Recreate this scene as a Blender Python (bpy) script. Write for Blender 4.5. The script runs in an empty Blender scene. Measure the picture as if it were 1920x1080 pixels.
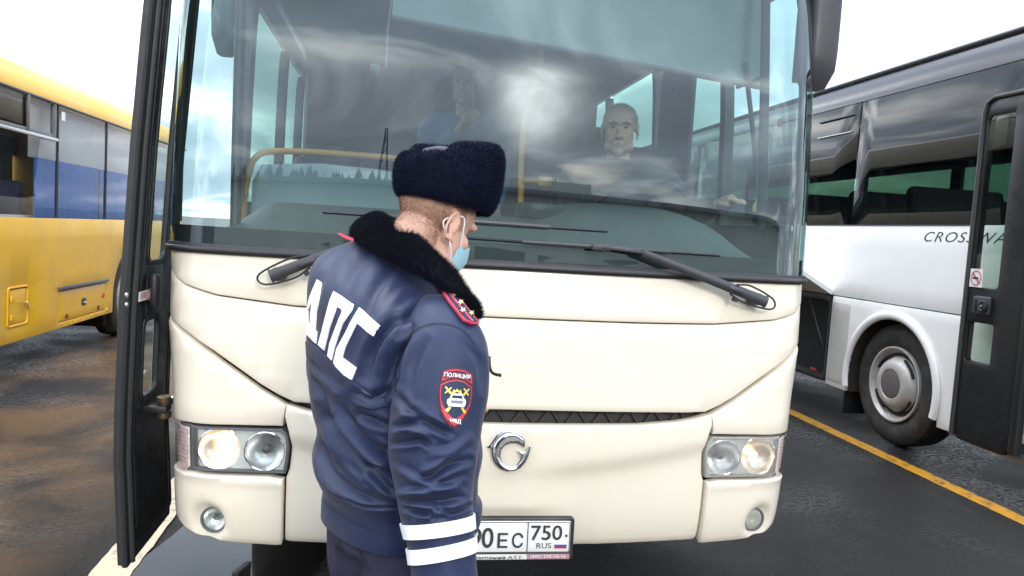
import bpy, bmesh, math, random
import numpy as np
from mathutils import Vector, Matrix
from mathutils.bvhtree import BVHTree
from mathutils.geometry import delaunay_2d_cdt

scene = bpy.context.scene
COL = scene.collection
rng = np.random.default_rng(7)
random.seed(7)

# ------------------------------------------------------------------ camera
CAM = np.array([-0.45402, -2.65326, 1.55546])
YAW, PITCH, ROLL, FPX = map(float, (math.radians(9.1594), math.radians(-4.178), math.radians(3.4994), 1405.47))
cf = np.array([math.sin(YAW)*math.cos(PITCH), math.cos(YAW)*math.cos(PITCH), math.sin(PITCH)])
_r = np.array([math.cos(YAW), -math.sin(YAW), 0.0]); _u = np.cross(_r, cf)
cr = _r*math.cos(ROLL) + _u*math.sin(ROLL)
cu = -_r*math.sin(ROLL) + _u*math.cos(ROLL)
cam_d = bpy.data.cameras.new('camera')
cam_d.sensor_width = 36.0
cam_d.lens = FPX/1920.0*36.0
cam_d.clip_start = 0.05
cam_d.clip_end = 3000.0
cam = bpy.data.objects.new('camera', cam_d)
cam.matrix_world = Matrix(((cr[0], cu[0], -cf[0], CAM[0]), (cr[1], cu[1], -cf[1], CAM[1]), (cr[2], cu[2], -cf[2], CAM[2]), (0, 0, 0, 1)))
COL.objects.link(cam)
scene.camera = cam
scene.render.resolution_x, scene.render.resolution_y = 1024, 576

# ------------------------------------------------------------------ world: bright broken overcast
SUN_EL, SUN_ROT = math.radians(22), math.radians(168)
world = bpy.data.worlds.new('World')
scene.world = world
world.use_nodes = True
nt = world.node_tree
for n in list(nt.nodes): nt.nodes.remove(n)
def N(tree, typ, **kw):
    n = tree.nodes.new(typ)
    for k, v in kw.items():
        if k.startswith('i_'): n.inputs[k[2:].replace('_', ' ')].default_value = v
        else: setattr(n, k, v)
    return n
L = nt.links.new
out = N(nt, 'ShaderNodeOutputWorld'); bg = N(nt, 'ShaderNodeBackground'); bg.inputs['Strength'].default_value = 0.1
L(bg.outputs[0], out.inputs[0])
sky = N(nt, 'ShaderNodeTexSky', sky_type='NISHITA', sun_disc=False, sun_elevation=SUN_EL, sun_rotation=SUN_ROT)
sky.air_density = 1.0; sky.dust_density = 1.5
tc = N(nt, 'ShaderNodeTexCoord'); sep = N(nt, 'ShaderNodeSeparateXYZ'); L(tc.outputs['Generated'], sep.inputs[0])
mx = N(nt, 'ShaderNodeMath', operation='MAXIMUM'); L(sep.outputs[2], mx.inputs[0]); mx.inputs[1].default_value = 0.0
ad = N(nt, 'ShaderNodeMath', operation='ADD'); L(mx.outputs[0], ad.inputs[0]); ad.inputs[1].default_value = 0.22
dx = N(nt, 'ShaderNodeMath', operation='DIVIDE'); L(sep.outputs[0], dx.inputs[0]); L(ad.outputs[0], dx.inputs[1])
dy = N(nt, 'ShaderNodeMath', operation='DIVIDE'); L(sep.outputs[1], dy.inputs[0]); L(ad.outputs[0], dy.inputs[1])
cb = N(nt, 'ShaderNodeCombineXYZ'); L(dx.outputs[0], cb.inputs[0]); L(dy.outputs[0], cb.inputs[1])
cn = N(nt, 'ShaderNodeTexNoise'); cn.inputs['Scale'].default_value = 1.35; cn.inputs['Detail'].default_value = 6; cn.inputs['Roughness'].default_value = 0.5; cn.inputs['Distortion'].default_value = 0.5
mp0 = N(nt, 'ShaderNodeMapping'); mp0.inputs['Location'].default_value = (1.2, 14.5, 3.3); L(cb.outputs[0], mp0.inputs[0]); L(mp0.outputs[0], cn.inputs['Vector'])
cr1 = N(nt, 'ShaderNodeValToRGB'); e = cr1.color_ramp.elements
e[0].position = 0.36; e[0].color = (0.15, 0.175, 0.205, 1)
e[1].position = 0.74; e[1].color = (0.80, 0.80, 0.79, 1)
k = cr1.color_ramp.elements.new(0.52); k.color = (0.225, 0.255, 0.30, 1)
k = cr1.color_ramp.elements.new(0.62); k.color = (0.50, 0.52, 0.545, 1)
L(cn.outputs['Fac'], cr1.inputs[0])
cs = N(nt, 'ShaderNodeVectorMath', operation='SCALE'); L(cr1.outputs[0], cs.inputs[0]); el_ = N(nt, 'ShaderNodeMapRange'); el_.inputs['From Min'].default_value = 0.0; el_.inputs['From Max'].default_value = 1.0; el_.inputs['To Min'].default_value = 40.0; el_.inputs['To Max'].default_value = 88.0; L(mx.outputs[0], el_.inputs[0]); L(el_.outputs[0], cs.inputs['Scale'])   # overcast: brighter overhead than at the horizon
cn2 = N(nt, 'ShaderNodeTexNoise'); cn2.inputs['Scale'].default_value = 0.75; cn2.inputs['Detail'].default_value = 6; cn2.inputs['Distortion'].default_value = 0.3
mp = N(nt, 'ShaderNodeMapping'); mp.inputs['Location'].default_value = (5.3, 2.2, 0); L(cb.outputs[0], mp.inputs[0]); L(mp.outputs[0], cn2.inputs['Vector'])
cm = N(nt, 'ShaderNodeMapRange'); cm.inputs['From Min'].default_value = 0.30; cm.inputs['From Max'].default_value = 0.44; L(cn2.outputs['Fac'], cm.inputs[0])
sk = N(nt, 'ShaderNodeVectorMath', operation='SCALE'); L(sky.outputs[0], sk.inputs[0]); sk.inputs['Scale'].default_value = 2.0
mxc = N(nt, 'ShaderNodeMix', data_type='RGBA'); L(cm.outputs[0], mxc.inputs['Factor']); L(sk.outputs[0], mxc.inputs['A']); L(cs.outputs[0], mxc.inputs['B'])
dt = N(nt, 'ShaderNodeVectorMath', operation='DOT_PRODUCT'); L(tc.outputs['Generated'], dt.inputs[0]); dt.inputs[1].default_value = (math.sin(SUN_ROT)*math.cos(SUN_EL), math.cos(SUN_ROT)*math.cos(SUN_EL), math.sin(SUN_EL))
d0 = N(nt, 'ShaderNodeMath', operation='MAXIMUM'); L(dt.outputs['Value'], d0.inputs[0]); d0.inputs[1].default_value = 0.0
dp = N(nt, 'ShaderNodeMath', operation='POWER'); L(d0.outputs[0], dp.inputs[0]); dp.inputs[1].default_value = 260.0
dq = N(nt, 'ShaderNodeMath', operation='POWER'); L(cn.outputs['Fac'], dq.inputs[0]); dq.inputs[1].default_value = 2.5
dm = N(nt, 'ShaderNodeMath', operation='MULTIPLY'); L(dp.outputs[0], dm.inputs[0]); L(dq.outputs[0], dm.inputs[1])
ds_ = N(nt, 'ShaderNodeMath', operation='MULTIPLY'); L(dm.outputs[0], ds_.inputs[0]); ds_.inputs[1].default_value = 430.0
gc = N(nt, 'ShaderNodeVectorMath', operation='SCALE'); gc.inputs[0].default_value = (1.0, .98, .94); L(ds_.outputs[0], gc.inputs['Scale'])
sumc = N(nt, 'ShaderNodeVectorMath', operation='ADD'); L(mxc.outputs['Result'], sumc.inputs[0]); L(gc.outputs[0], sumc.inputs[1])
L(sumc.outputs[0], bg.inputs['Color'])

# ------------------------------------------------------------------ sun (veiled) and exposure
sun_d = bpy.data.lights.new('sun', 'SUN'); sun_d.energy = 1.1; sun_d.angle = math.radians(14); sun_d.cycles.use_multiple_importance_sampling = False; sun_d.color = (1.0, 0.95, 0.87)
sun = bpy.data.objects.new('sun', sun_d); COL.objects.link(sun)
sdir = Vector((math.sin(SUN_ROT)*math.cos(SUN_EL), math.cos(SUN_ROT)*math.cos(SUN_EL), math.sin(SUN_EL)))
sun.rotation_euler = sdir.to_track_quat('Z', 'Y').to_euler()
sun.location = sdir*40
vs = scene.view_settings
scene.display_settings.display_device = 'sRGB'
vs.view_transform = 'Standard'; vs.look = 'None'; vs.gamma = 1.0; vs.exposure = 0.46; vs.use_curve_mapping = False
scene.render.engine = 'CYCLES'
scene.cycles.max_bounces = 10; scene.cycles.transparent_max_bounces = 24; scene.cycles.caustics_reflective = False; scene.cycles.caustics_refractive = False

# ------------------------------------------------------------------ pixel helpers (photo is 1920 x 1080)
def ray(px, py): return cf + cr*((px-960)/FPX) - cu*((py-540)/FPX)
def dep(px, py, d): return CAM + ray(px, py)*d
def at(px, py, axis, val):
    d = ray(px, py); return CAM + d*((val-CAM[axis])/d[axis])
def proj(P):
    d = np.atleast_2d(P)-CAM; z = d@cf
    return np.stack([960+FPX*(d@cr)/z, 540-FPX*(d@cu)/z], 1)

# ------------------------------------------------------------------ materials
MATS = {}
def M(name, col, rough=.5, metal=0., var=0., vscale=6., bump=0., bscale=150., coat=0., spec=.5, dirt=None, dscale=2.5, damt=.5, rvar=0., sheen=0., sss=0., emit=None, estr=0., trans=0.):
    """procedural principled material: colour variation, dirt with a shape of its own, roughness variation, fine relief"""
    if name in MATS: return MATS[name]
    m = bpy.data.materials.new(name); m.use_nodes = True; t = m.node_tree; b = t.nodes['Principled BSDF']; l = t.links.new
    b.inputs['Base Color'].default_value = (*col, 1); b.inputs['Roughness'].default_value = rough; b.inputs['Metallic'].default_value = metal
    b.inputs['Specular IOR Level'].default_value = spec
    if coat: b.inputs['Coat Weight'].default_value = coat; b.inputs['Coat Roughness'].default_value = .06
    if sheen: b.inputs['Sheen Weight'].default_value = sheen; b.inputs['Sheen Roughness'].default_value = .5
    if sss: b.inputs['Subsurface Weight'].default_value = sss; b.inputs['Subsurface Radius'].default_value = (.012, .005, .003); b.inputs['Subsurface Scale'].default_value = 1.0
    if emit: b.inputs['Emission Color'].default_value = (*emit, 1); b.inputs['Emission Strength'].default_value = estr
    co = N(t, 'ShaderNodeTexCoord')
    src = None
    if var:
        n1 = N(t, 'ShaderNodeTexNoise'); n1.inputs['Scale'].default_value = vscale; n1.inputs['Detail'].default_value = 6; l(co.outputs['Object'], n1.inputs['Vector'])
        r1 = N(t, 'ShaderNodeMapRange'); r1.inputs['To Min'].default_value = 1-var; r1.inputs['To Max'].default_value = 1+var; r1.inputs['From Min'].default_value = .25; r1.inputs['From Max'].default_value = .75; l(n1.outputs['Fac'], r1.inputs[0])
        sc = N(t, 'ShaderNodeVectorMath', operation='SCALE'); sc.inputs[0].default_value = col; l(r1.outputs[0], sc.inputs['Scale']); src = sc.outputs[0]
    if dirt:
        n2 = N(t, 'ShaderNodeTexNoise'); n2.inputs['Scale'].default_value = dscale; n2.inputs['Detail'].default_value = 8; n2.inputs['Roughness'].default_value = .65; l(co.outputs['Object'], n2.inputs['Vector'])
        r2 = N(t, 'ShaderNodeMapRange'); r2.inputs['From Min'].default_value = .48; r2.inputs['From Max'].default_value = .8; r2.inputs['To Max'].default_value = damt; l(n2.outputs['Fac'], r2.inputs[0])
        mxx = N(t, 'ShaderNodeMix', data_type='RGBA'); l(r2.outputs[0], mxx.inputs['Factor'])
        if src: l(src, mxx.inputs['A'])
        else: mxx.inputs['A'].default_value = (*col, 1)
        mxx.inputs['B'].default_value = (*dirt, 1); src = mxx.outputs['Result']
    if src: l(src, b.inputs['Base Color'])
    if rvar:
        n3 = N(t, 'ShaderNodeTexNoise'); n3.inputs['Scale'].default_value = vscale*1.7; n3.inputs['Detail'].default_value = 5; l(co.outputs['Object'], n3.inputs['Vector'])
        r3 = N(t, 'ShaderNodeMapRange'); r3.inputs['To Min'].default_value = max(.02, rough-rvar); r3.inputs['To Max'].default_value = min(1, rough+rvar); r3.inputs['From Min'].default_value = .3; r3.inputs['From Max'].default_value = .7
        l(n3.outputs['Fac'], r3.inputs[0]); l(r3.outputs[0], b.inputs['Roughness'])
    if bump:
        n4 = N(t, 'ShaderNodeTexNoise'); n4.inputs['Scale'].default_value = bscale; n4.inputs['Detail'].default_value = 3; l(co.outputs['Object'], n4.inputs['Vector'])
        bp = N(t, 'ShaderNodeBump'); bp.inputs['Strength'].default_value = bump; bp.inputs['Distance'].default_value = .003; l(n4.outputs['Fac'], bp.inputs['Height']); l(bp.outputs[0], b.inputs['Normal'])
    MATS[name] = m; return m

def GLASS(name, tint, ior=1.8, gcol=(1, 1, 1), rough=0.0, wave=0., wscale=3., film=0., filmcol=(.5, .5, .48)):
    """thin pane: clear tinted transmission plus fresnel mirror reflection, slight waviness, thin dust film"""
    if name in MATS: return MATS[name]
    m = bpy.data.materials.new(name); m.use_nodes = True; t = m.node_tree; l = t.links.new
    for n in list(t.nodes): t.nodes.remove(n)
    o = N(t, 'ShaderNodeOutputMaterial'); mixs = N(t, 'ShaderNodeMixShader'); tr = N(t, 'ShaderNodeBsdfTransparent'); gl = N(t, 'ShaderNodeBsdfGlossy'); fr = N(t, 'ShaderNodeFresnel')
    tr.inputs[0].default_value = (*tint, 1); gl.inputs['Color'].default_value = (*gcol, 1); gl.inputs['Roughness'].default_value = rough; fr.inputs['IOR'].default_value = ior
    ge = N(t, 'ShaderNodeNewGeometry'); im = N(t, 'ShaderNodeMix', data_type='FLOAT'); l(ge.outputs['Backfacing'], im.inputs['Factor']); im.inputs['A'].default_value = ior; im.inputs['B'].default_value = 1/ior; l(im.outputs['Result'], fr.inputs['IOR'])
    co = N(t, 'ShaderNodeTexCoord')
    if wave:
        nz = N(t, 'ShaderNodeTexNoise'); nz.inputs['Scale'].default_value = wscale; nz.inputs['Detail'].default_value = 2; l(co.outputs['Object'], nz.inputs['Vector'])
        bp = N(t, 'ShaderNodeBump'); bp.inputs['Strength'].default_value = wave; bp.inputs['Distance'].default_value = .02; l(nz.outputs['Fac'], bp.inputs['Height']); l(bp.outputs[0], gl.inputs['Normal'])
    base = tr.outputs[0]
    if film:
        df = N(t, 'ShaderNodeBsdfDiffuse'); df.inputs[0].default_value = (*filmcol, 1)
        nz = N(t, 'ShaderNodeTexNoise'); nz.inputs['Scale'].default_value = 2.2; nz.inputs['Detail'].default_value = 9; nz.inputs['Roughness'].default_value = .7; l(co.outputs['Object'], nz.inputs['Vector'])
        mr = N(t, 'ShaderNodeMapRange'); mr.inputs['From Min'].default_value = .3; mr.inputs['From Max'].default_value = .75; mr.inputs['To Min'].default_value = film*.3; mr.inputs['To Max'].default_value = film*1.6; l(nz.outputs['Fac'], mr.inputs[0])
        m2 = N(t, 'ShaderNodeMixShader'); l(mr.outputs[0], m2.inputs[0]); l(tr.outputs[0], m2.inputs[1]); l(df.outputs[0], m2.inputs[2]); base = m2.outputs[0]
    l(fr.outputs[0], mixs.inputs[0]); l(base, mixs.inputs[1]); l(gl.outputs[0], mixs.inputs[2]); l(mixs.outputs[0], o.inputs[0])
    MATS[name] = m; return m

# ------------------------------------------------------------------ objects
def rootloc(p):
    while p.parent: p = p.parent
    return np.array(p.location)
def thing(name, label, cat, loc, group=None):
    o = bpy.data.objects.new(name, None); o.empty_display_size = .2; o.location = loc; COL.objects.link(o)
    o['label'] = label; o['category'] = cat
    if group: o['group'] = group
    return o
def obj(name, V, F, mat, parent=None, smooth=True, angle=35, label=None, cat=None, kind=None, group=None, origin=None):
    V = np.asarray(V, float)
    o0 = rootloc(parent) if parent else (np.array(origin) if origin is not None else np.zeros(3))
    me = bpy.data.meshes.new(name)
    me.from_pydata([tuple(v) for v in (V-o0)], [], [tuple(int(i) for i in f) for f in F])
    me.materials.append(mat)
    if smooth:
        me.shade_smooth()
        if angle: me.set_sharp_from_angle(angle=math.radians(angle))
    o = bpy.data.objects.new(name, me); COL.objects.link(o)
    if parent: o.parent = parent
    elif origin is not None: o.location = origin
    if label: o['label'] = label
    if cat: o['category'] = cat
    if kind: o['kind'] = kind
    if group: o['group'] = group
    return o
def fix_normals(o):
    bm = bmesh.new(); bm.from_mesh(o.data); bmesh.ops.recalc_face_normals(bm, faces=bm.faces); bm.to_mesh(o.data); bm.free(); return o
def copy_tree(o, parent=None, off=None):
    c = o.copy(); COL.objects.link(c)
    if parent: c.parent = parent
    if off is not None: c.location = Vector(o.location)+Vector(off)
    for ch in list(o.children):
        copy_tree(ch, c)
    return c
def merge(parts):
    V = []; F = []; n = 0
    for v, f in parts:
        v = np.asarray(v, float); V.append(v); F += [tuple(i+n for i in q) for q in f]; n += len(v)
    return np.concatenate(V), F
def bm_out(bm):
    bm.verts.index_update(); V = np.array([v.co[:] for v in bm.verts]); F = [tuple(v.index for v in f.verts) for f in bm.faces]; bm.free(); return V, F
def rbox(c, s, b=.01, rot=None, seg=2):
    bm = bmesh.new(); bmesh.ops.create_cube(bm, size=1)
    for v in bm.verts: v.co = Vector((v.co.x*s[0], v.co.y*s[1], v.co.z*s[2]))
    if b: bmesh.ops.bevel(bm, geom=list(bm.edges), offset=min(b, .49*min(s)), segments=seg, profile=.5, affect='EDGES')
    V, F = bm_out(bm)
    if rot is not None: V = V@np.array(rot).T
    return V+np.array(c), F
def rotz(a): return np.array([[math.cos(a), -math.sin(a), 0], [math.sin(a), math.cos(a), 0], [0, 0, 1]])
def rotx(a): return np.array([[1, 0, 0], [0, math.cos(a), -math.sin(a)], [0, math.sin(a), math.cos(a)]])
def roty(a): return np.array([[math.cos(a), 0, math.sin(a)], [0, 1, 0], [-math.sin(a), 0, math.cos(a)]])
def loft(rings, cap=True, closed=False):
    n = len(rings[0]); V = np.concatenate(rings); F = []
    K = len(rings)
    for k in range(K if closed else K-1):
        a, b = k*n, ((k+1) % K)*n
        for i in range(n): F.append((a+i, a+(i+1) % n, b+(i+1) % n, b+i))
    if cap and not closed:
        F.append(tuple(range(n-1, -1, -1))); F.append(tuple(range((K-1)*n, K*n)))
    return V, F
def tube(P, r, n=10, closed=False, up=None, flat=1.0):
    P = np.asarray(P, float); K = len(P); r = np.broadcast_to(np.asarray(r, float), (K,))
    T = np.zeros_like(P)
    for i in range(K):
        a = P[(i-1) % K] if (closed or i > 0) else P[i]; b = P[(i+1) % K] if (closed or i < K-1) else P[i]
        T[i] = (b-a)/np.linalg.norm(b-a)
    u = np.array(up if up is not None else (0, 0, 1.0))
    if abs(T[0]@u) > .95: u = np.array([1.0, .1, 0])
    rings = []
    for i in range(K):
        u = u-T[i]*(u@T[i]); u /= np.linalg.norm(u); w = np.cross(T[i], u)
        a = np.linspace(0, 2*np.pi, n, endpoint=False)
        rings.append(P[i]+r[i]*(np.cos(a)[:, None]*u*flat+np.sin(a)[:, None]*w))
    return loft(rings, True, closed)
def bez(pts, n=24):
    """smooth Catmull-Rom curve through points"""
    P = np.asarray(pts, float); P = np.vstack([2*P[0]-P[1], P, 2*P[-1]-P[-2]]); m = len(P)-3
    t = np.linspace(0, m-1e-6, n); o = []
    for x in t:
        i = int(x); f = x-i; a, b, c, d = P[i:i+4]
        o.append(.5*((2*b)+(-a+c)*f+(2*a-5*b+4*c-d)*f*f+(-a+3*b-3*c+d)*f**3))
    return np.array(o)
def lathe(prof, n=32, axis='x', c=(0, 0, 0), scale=(1, 1), cap=True):
    """profile of (along-axis, radius) turned about an axis"""
    a = np.linspace(0, 2*np.pi, n, endpoint=False); rings = []
    for h, r in prof:
        u = r*np.cos(a)*scale[0]; v = r*np.sin(a)*scale[1]; hh = np.full(n, float(h))
        rings.append(np.stack({'x': (hh, u, v), 'y': (u, hh, v), 'z': (u, v, hh)}[axis], 1)+np.array(c))
    return loft(rings, cap)

# ------------------------------------------------------------------ panels cut from a surface
def resample(poly, d):
    P = np.asarray(poly, float); o = []
    for i in range(len(P)):
        a, b = P[i], P[(i+1) % len(P)]; k = max(1, int(math.ceil(np.linalg.norm(b-a)/d)))
        for j in range(k): o.append(a+(b-a)*j/k)
    return np.array(o)
def seg_dist(Q, loops):
    D = np.full(len(Q), 1e9)
    for Lp in loops:
        A = Lp; B = np.roll(Lp, -1, 0)
        for a, b in zip(A, B):
            ab = b-a; t = np.clip(((Q-a)@ab)/max(ab@ab, 1e-12), 0, 1); D = np.minimum(D, np.linalg.norm(Q-(a+t[:, None]*ab), axis=1))
    return D
def inside(Q, loops):
    c = np.zeros(len(Q), int)
    for Lp in loops:
        A = Lp; B = np.roll(Lp, -1, 0)
        for a, b in zip(A, B):
            if a[1] == b[1]: continue
            cond = ((a[1] > Q[:, 1]) != (b[1] > Q[:, 1])) & (Q[:, 0] < (b[0]-a[0])*(Q[:, 1]-a[1])/(b[1]-a[1])+a[0]); c += cond
    return c % 2 == 1
def cdt(loops, grid, edge=None, rings=()):
    """triangulate a polygon with holes in 2D with interior grid points"""
    LP = [resample(l, edge or grid) for l in loops]
    allp = np.concatenate(LP); lo, hi = allp.min(0), allp.max(0)
    gx = np.arange(lo[0]+grid*.5, hi[0], grid); gy = np.arange(lo[1]+grid*.5, hi[1], grid)
    G = np.stack(np.meshgrid(gx, gy), -1).reshape(-1, 2)
    if len(G):
        G = G[inside(G, LP)]
        if len(G): G = G[seg_dist(G, LP) > max(grid*.4, (max(rings)*1.3 if rings else 0))]
    R = []
    for d in rings:
        for Lp in LP:
            t = np.roll(Lp, -1, 0)-np.roll(Lp, 1, 0); nrm = np.stack([-t[:, 1], t[:, 0]], 1); nrm /= np.linalg.norm(nrm, axis=1)[:, None]+1e-12
            for s in (1, -1):
                q = Lp+s*d*nrm; q = q[inside(q, LP)]
                if len(q): q = q[seg_dist(q, LP) > d*.8]
                R.append(q)
    pts = [allp]+[x for x in R if len(x)]+([G] if len(G) else [])
    P = np.concatenate(pts); E = []; n = 0
    for Lp in LP:
        k = len(Lp); E += [(n+i, n+(i+1) % k) for i in range(k)]; n += k
    vo, eo, fo, ov, oe, of = delaunay_2d_cdt([Vector(p) for p in P], E, [], 0, 1e-7)
    V2 = np.array([v[:] for v in vo]); fo = [tuple(f) for f in fo]
    cen = np.array([V2[list(f)].mean(0) for f in fo]); ok = inside(cen, LP)
    return V2, [f for f, k_ in zip(fo, ok) if k_], LP
def normals_of(surf, UV, h=1e-3):
    du = surf(UV+[h, 0])-surf(UV-[h, 0]); dv = surf(UV+[0, h])-surf(UV-[0, h])
    n = np.cross(du, dv); return n/(np.linalg.norm(n, axis=1)[:, None]+1e-12)
def panel_vf(surf, loops, r=.008, depth=.03, grid=.06, off=0., edge=.02, disp=None):
    """sheet with rolled edges: outline loops in surface coordinates, surf maps to 3D, normal points outward"""
    loops = [np.asarray(l, float) for l in loops]
    V2, F, LP = cdt(loops, grid, edge, (r*.3, r) if r else ())
    d = seg_dist(V2, LP); dr = np.minimum(d, r) if r else d
    inn = r-np.sqrt(np.maximum(0, r*r-(r-dr)**2)) if r else np.zeros(len(V2))
    P = surf(V2); nn = normals_of(surf, V2); o = off-inn
    if disp is not None: o = o+disp(V2)
    V = P+nn*o[:, None]
    F = [f if True else f for f in F]
    # orient
    if len(F):
        f = F[0]; nf = np.cross(V[f[1]]-V[f[0]], V[f[2]]-V[f[0]])
        if nf@nn[f[0]] < 0: F = [tuple(reversed(q)) for q in F]
    if depth:
        cnt = {}
        for f in F:
            for a, b in zip(f, f[1:]+f[:1]): cnt[(a, b)] = 1
        be = [(a, b) for (a, b) in cnt if (b, a) not in cnt]
        ids = sorted({i for e in be for i in e}); mp_ = {i: len(V)+k for k, i in enumerate(ids)}
        V = np.concatenate([V, V[ids]-nn[ids]*depth])
        F = F+[(b, a, mp_[a], mp_[b]) for a, b in be]
    return V, F
def inset_poly(poly, g):
    """shrink a simple polygon by g"""
    P = np.asarray(poly, float); A = .5*np.sum(P[:, 0]*np.roll(P[:, 1], -1)-np.roll(P[:, 0], -1)*P[:, 1])
    if A < 0: P = P[::-1]
    o = []
    for i in range(len(P)):
        a, b, c = P[i-1], P[i], P[(i+1) % len(P)]
        e1 = (b-a)/(np.linalg.norm(b-a)+1e-12); e2 = (c-b)/(np.linalg.norm(c-b)+1e-12)
        n1 = np.array([-e1[1], e1[0]]); n2 = np.array([-e2[1], e2[0]]); m = n1+n2; m /= np.linalg.norm(m)+1e-12
        o.append(b+m*g/max(.4, m@n1))
    return np.array(o)
def plane_x(x, flip=1):
    """surface (y,z) at x; normal points along flip*x"""
    if flip > 0: return lambda uv: np.stack([np.full(len(uv), x), uv[:, 0], uv[:, 1]], 1)
    return lambda uv: np.stack([np.full(len(uv), x), -uv[:, 0], uv[:, 1]], 1)   # u = -y
def rect(a, b, c, d): return [(a, c), (b, c), (b, d), (a, d)]
def rrect(a, b, c, d, r, n=5):
    o = []
    for cx, cy, a0 in ((b-r, c+r, -90), (b-r, d-r, 0), (a+r, d-r, 90), (a+r, c+r, 180)):
        for i in range(n+1):
            t = math.radians(a0+90*i/n); o.append((cx+r*math.cos(t), cy+r*math.sin(t)))
    return o
def circ(cx, cy, r, n=28, ry=None):
    return [(cx+r*math.cos(2*math.pi*i/n), cy+(ry or r)*math.sin(2*math.pi*i/n)) for i in range(n)]

# ------------------------------------------------------------------ text as 2D outlines
def text2d(s, size=1.0, shear=0., bold=0., space=1.0):
    cu_ = bpy.data.curves.new('txt', 'FONT'); cu_.body = s; cu_.size = size; cu_.shear = shear; cu_.offset = bold; cu_.space_character = space
    cu_.align_x = 'CENTER'; cu_.align_y = 'CENTER'; cu_.resolution_u = 4
    o = bpy.data.objects.new('txt', cu_); COL.objects.link(o)
    me = o.to_mesh(); V = np.array([v.co[:] for v in me.vertices]).reshape(-1, 3)[:, :2]; F = [tuple(p.vertices) for p in me.polygons]
    o.to_mesh_clear(); bpy.data.objects.remove(o); bpy.data.curves.remove(cu_)
    lo, hi = V.min(0), V.max(0); V = (V-(lo+hi)/2); w, h = (hi-lo)
    return V, F, w, h
def text_on(surf, s, cx, cy, w, h, off=.001, shear=0., bold=0., space=1.0):
    V, F, tw, th = text2d(s, 1.0, shear, bold, space)
    uv = np.stack([cx+V[:, 0]/tw*w, cy+V[:, 1]/th*h], 1)
    P = surf(uv); nn = normals_of(surf, uv); return P+nn*off, F
# ------------------------------------------------------------------ the setting: ground, paint
def ground_mat():
    m = bpy.data.materials.new('wet_asphalt'); m.use_nodes = True; t = m.node_tree; b = t.nodes['Principled BSDF']; l = t.links.new
    co = N(t, 'ShaderNodeTexCoord'); O = co.outputs['Object']
    def noise(scale, detail=6, rough=.6, dist=0., loc=(0, 0, 0), sc=(1, 1, 1)):
        mp = N(t, 'ShaderNodeMapping'); mp.inputs['Location'].default_value = loc; mp.inputs['Scale'].default_value = sc; l(O, mp.inputs[0])
        n = N(t, 'ShaderNodeTexNoise'); n.inputs['Scale'].default_value = scale; n.inputs['Detail'].default_value = detail; n.inputs['Roughness'].default_value = rough; n.inputs['Distortion'].default_value = dist
        l(mp.outputs[0], n.inputs['Vector']); return n.outputs['Fac']
    def ramp(x, a, b_, lo=0., hi=1.):
        r = N(t, 'ShaderNodeMapRange'); r.inputs['From Min'].default_value = a; r.inputs['From Max'].default_value = b_; r.inputs['To Min'].default_value = lo; r.inputs['To Max'].default_value = hi; l(x, r.inputs[0]); return r.outputs[0]
    def mul(a, b_):
        n = N(t, 'ShaderNodeMath', operation='MULTIPLY'); l(a, n.inputs[0]); l(b_, n.inputs[1]); return n.outputs[0]
    def mixc(f, A, B):
        n = N(t, 'ShaderNodeMix', data_type='RGBA'); l(f, n.inputs['Factor'])
        for s, v in (('A', A), ('B', B)):
            if isinstance(v, tuple): n.inputs[s].default_value = (*v, 1)
            else: l(v, n.inputs[s])
        return n.outputs['Result']
    agg = noise(85, 5, .75); agg2 = noise(30, 4, .65)
    base = mixc(ramp(agg, .40, .68), (.005, .005, .006), (.042, .038, .036))
    base = mixc(ramp(noise(1.3, 6, .6), .4, .7, 0, .5), base, (.022, .02, .02))
    vor = N(t, 'ShaderNodeTexVoronoi'); vor.inputs['Scale'].default_value = 26; l(O, vor.inputs['Vector'])
    grit = ramp(vor.outputs['Distance'], .09, .05, 0, 1)
    base = mixc(mul(grit, ramp(noise(5, 3), .50, .58)), base, (.30, .28, .25))
    # mud washed across the left lane
    sepx = N(t, 'ShaderNodeSeparateXYZ'); l(O, sepx.inputs[0])
    left = ramp(sepx.outputs[0], -1.75, -2.3)
    mud = mul(ramp(noise(.9, 8, .62, .4, (3.1, 1.7, 0), (1, 1.1, 1)), .38, .56), left)
    base = mixc(mul(mud, ramp(agg2, .2, .6, .55, 1.)), base, (.15, .088, .045))
    l(base, b.inputs['Base Color'])
    pud = ramp(noise(.75, 7, .55, .3, (7.3, 4.4, 0)), .40, .66)          # 1 = standing water
    rough = mixc(mul(pud, ramp(agg2, .35, .55)), (.42, .42, .42), (.06, .06, .06))
    l(rough, b.inputs['Roughness'])
    b.inputs['IOR'].default_value = 1.22
    inv = N(t, 'ShaderNodeMath', operation='SUBTRACT'); inv.inputs[0].default_value = 1.0; l(pud, inv.inputs[1])
    hgt = mul(agg, ramp(inv.outputs[0], 0, 1, .25, 1.0))
    bp = N(t, 'ShaderNodeBump'); bp.inputs['Strength'].default_value = 1.0; bp.inputs['Distance'].default_value = .012; l(hgt, bp.inputs['Height'])
    bp2 = N(t, 'ShaderNodeBump'); bp2.inputs['Strength'].default_value = .06; bp2.inputs['Distance'].default_value = .01; l(noise(34, 2), bp2.inputs['Height']); l(bp.outputs[0], bp2.inputs['Normal'])
    l(bp2.outputs[0], b.inputs['Normal'])
    return m
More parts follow.
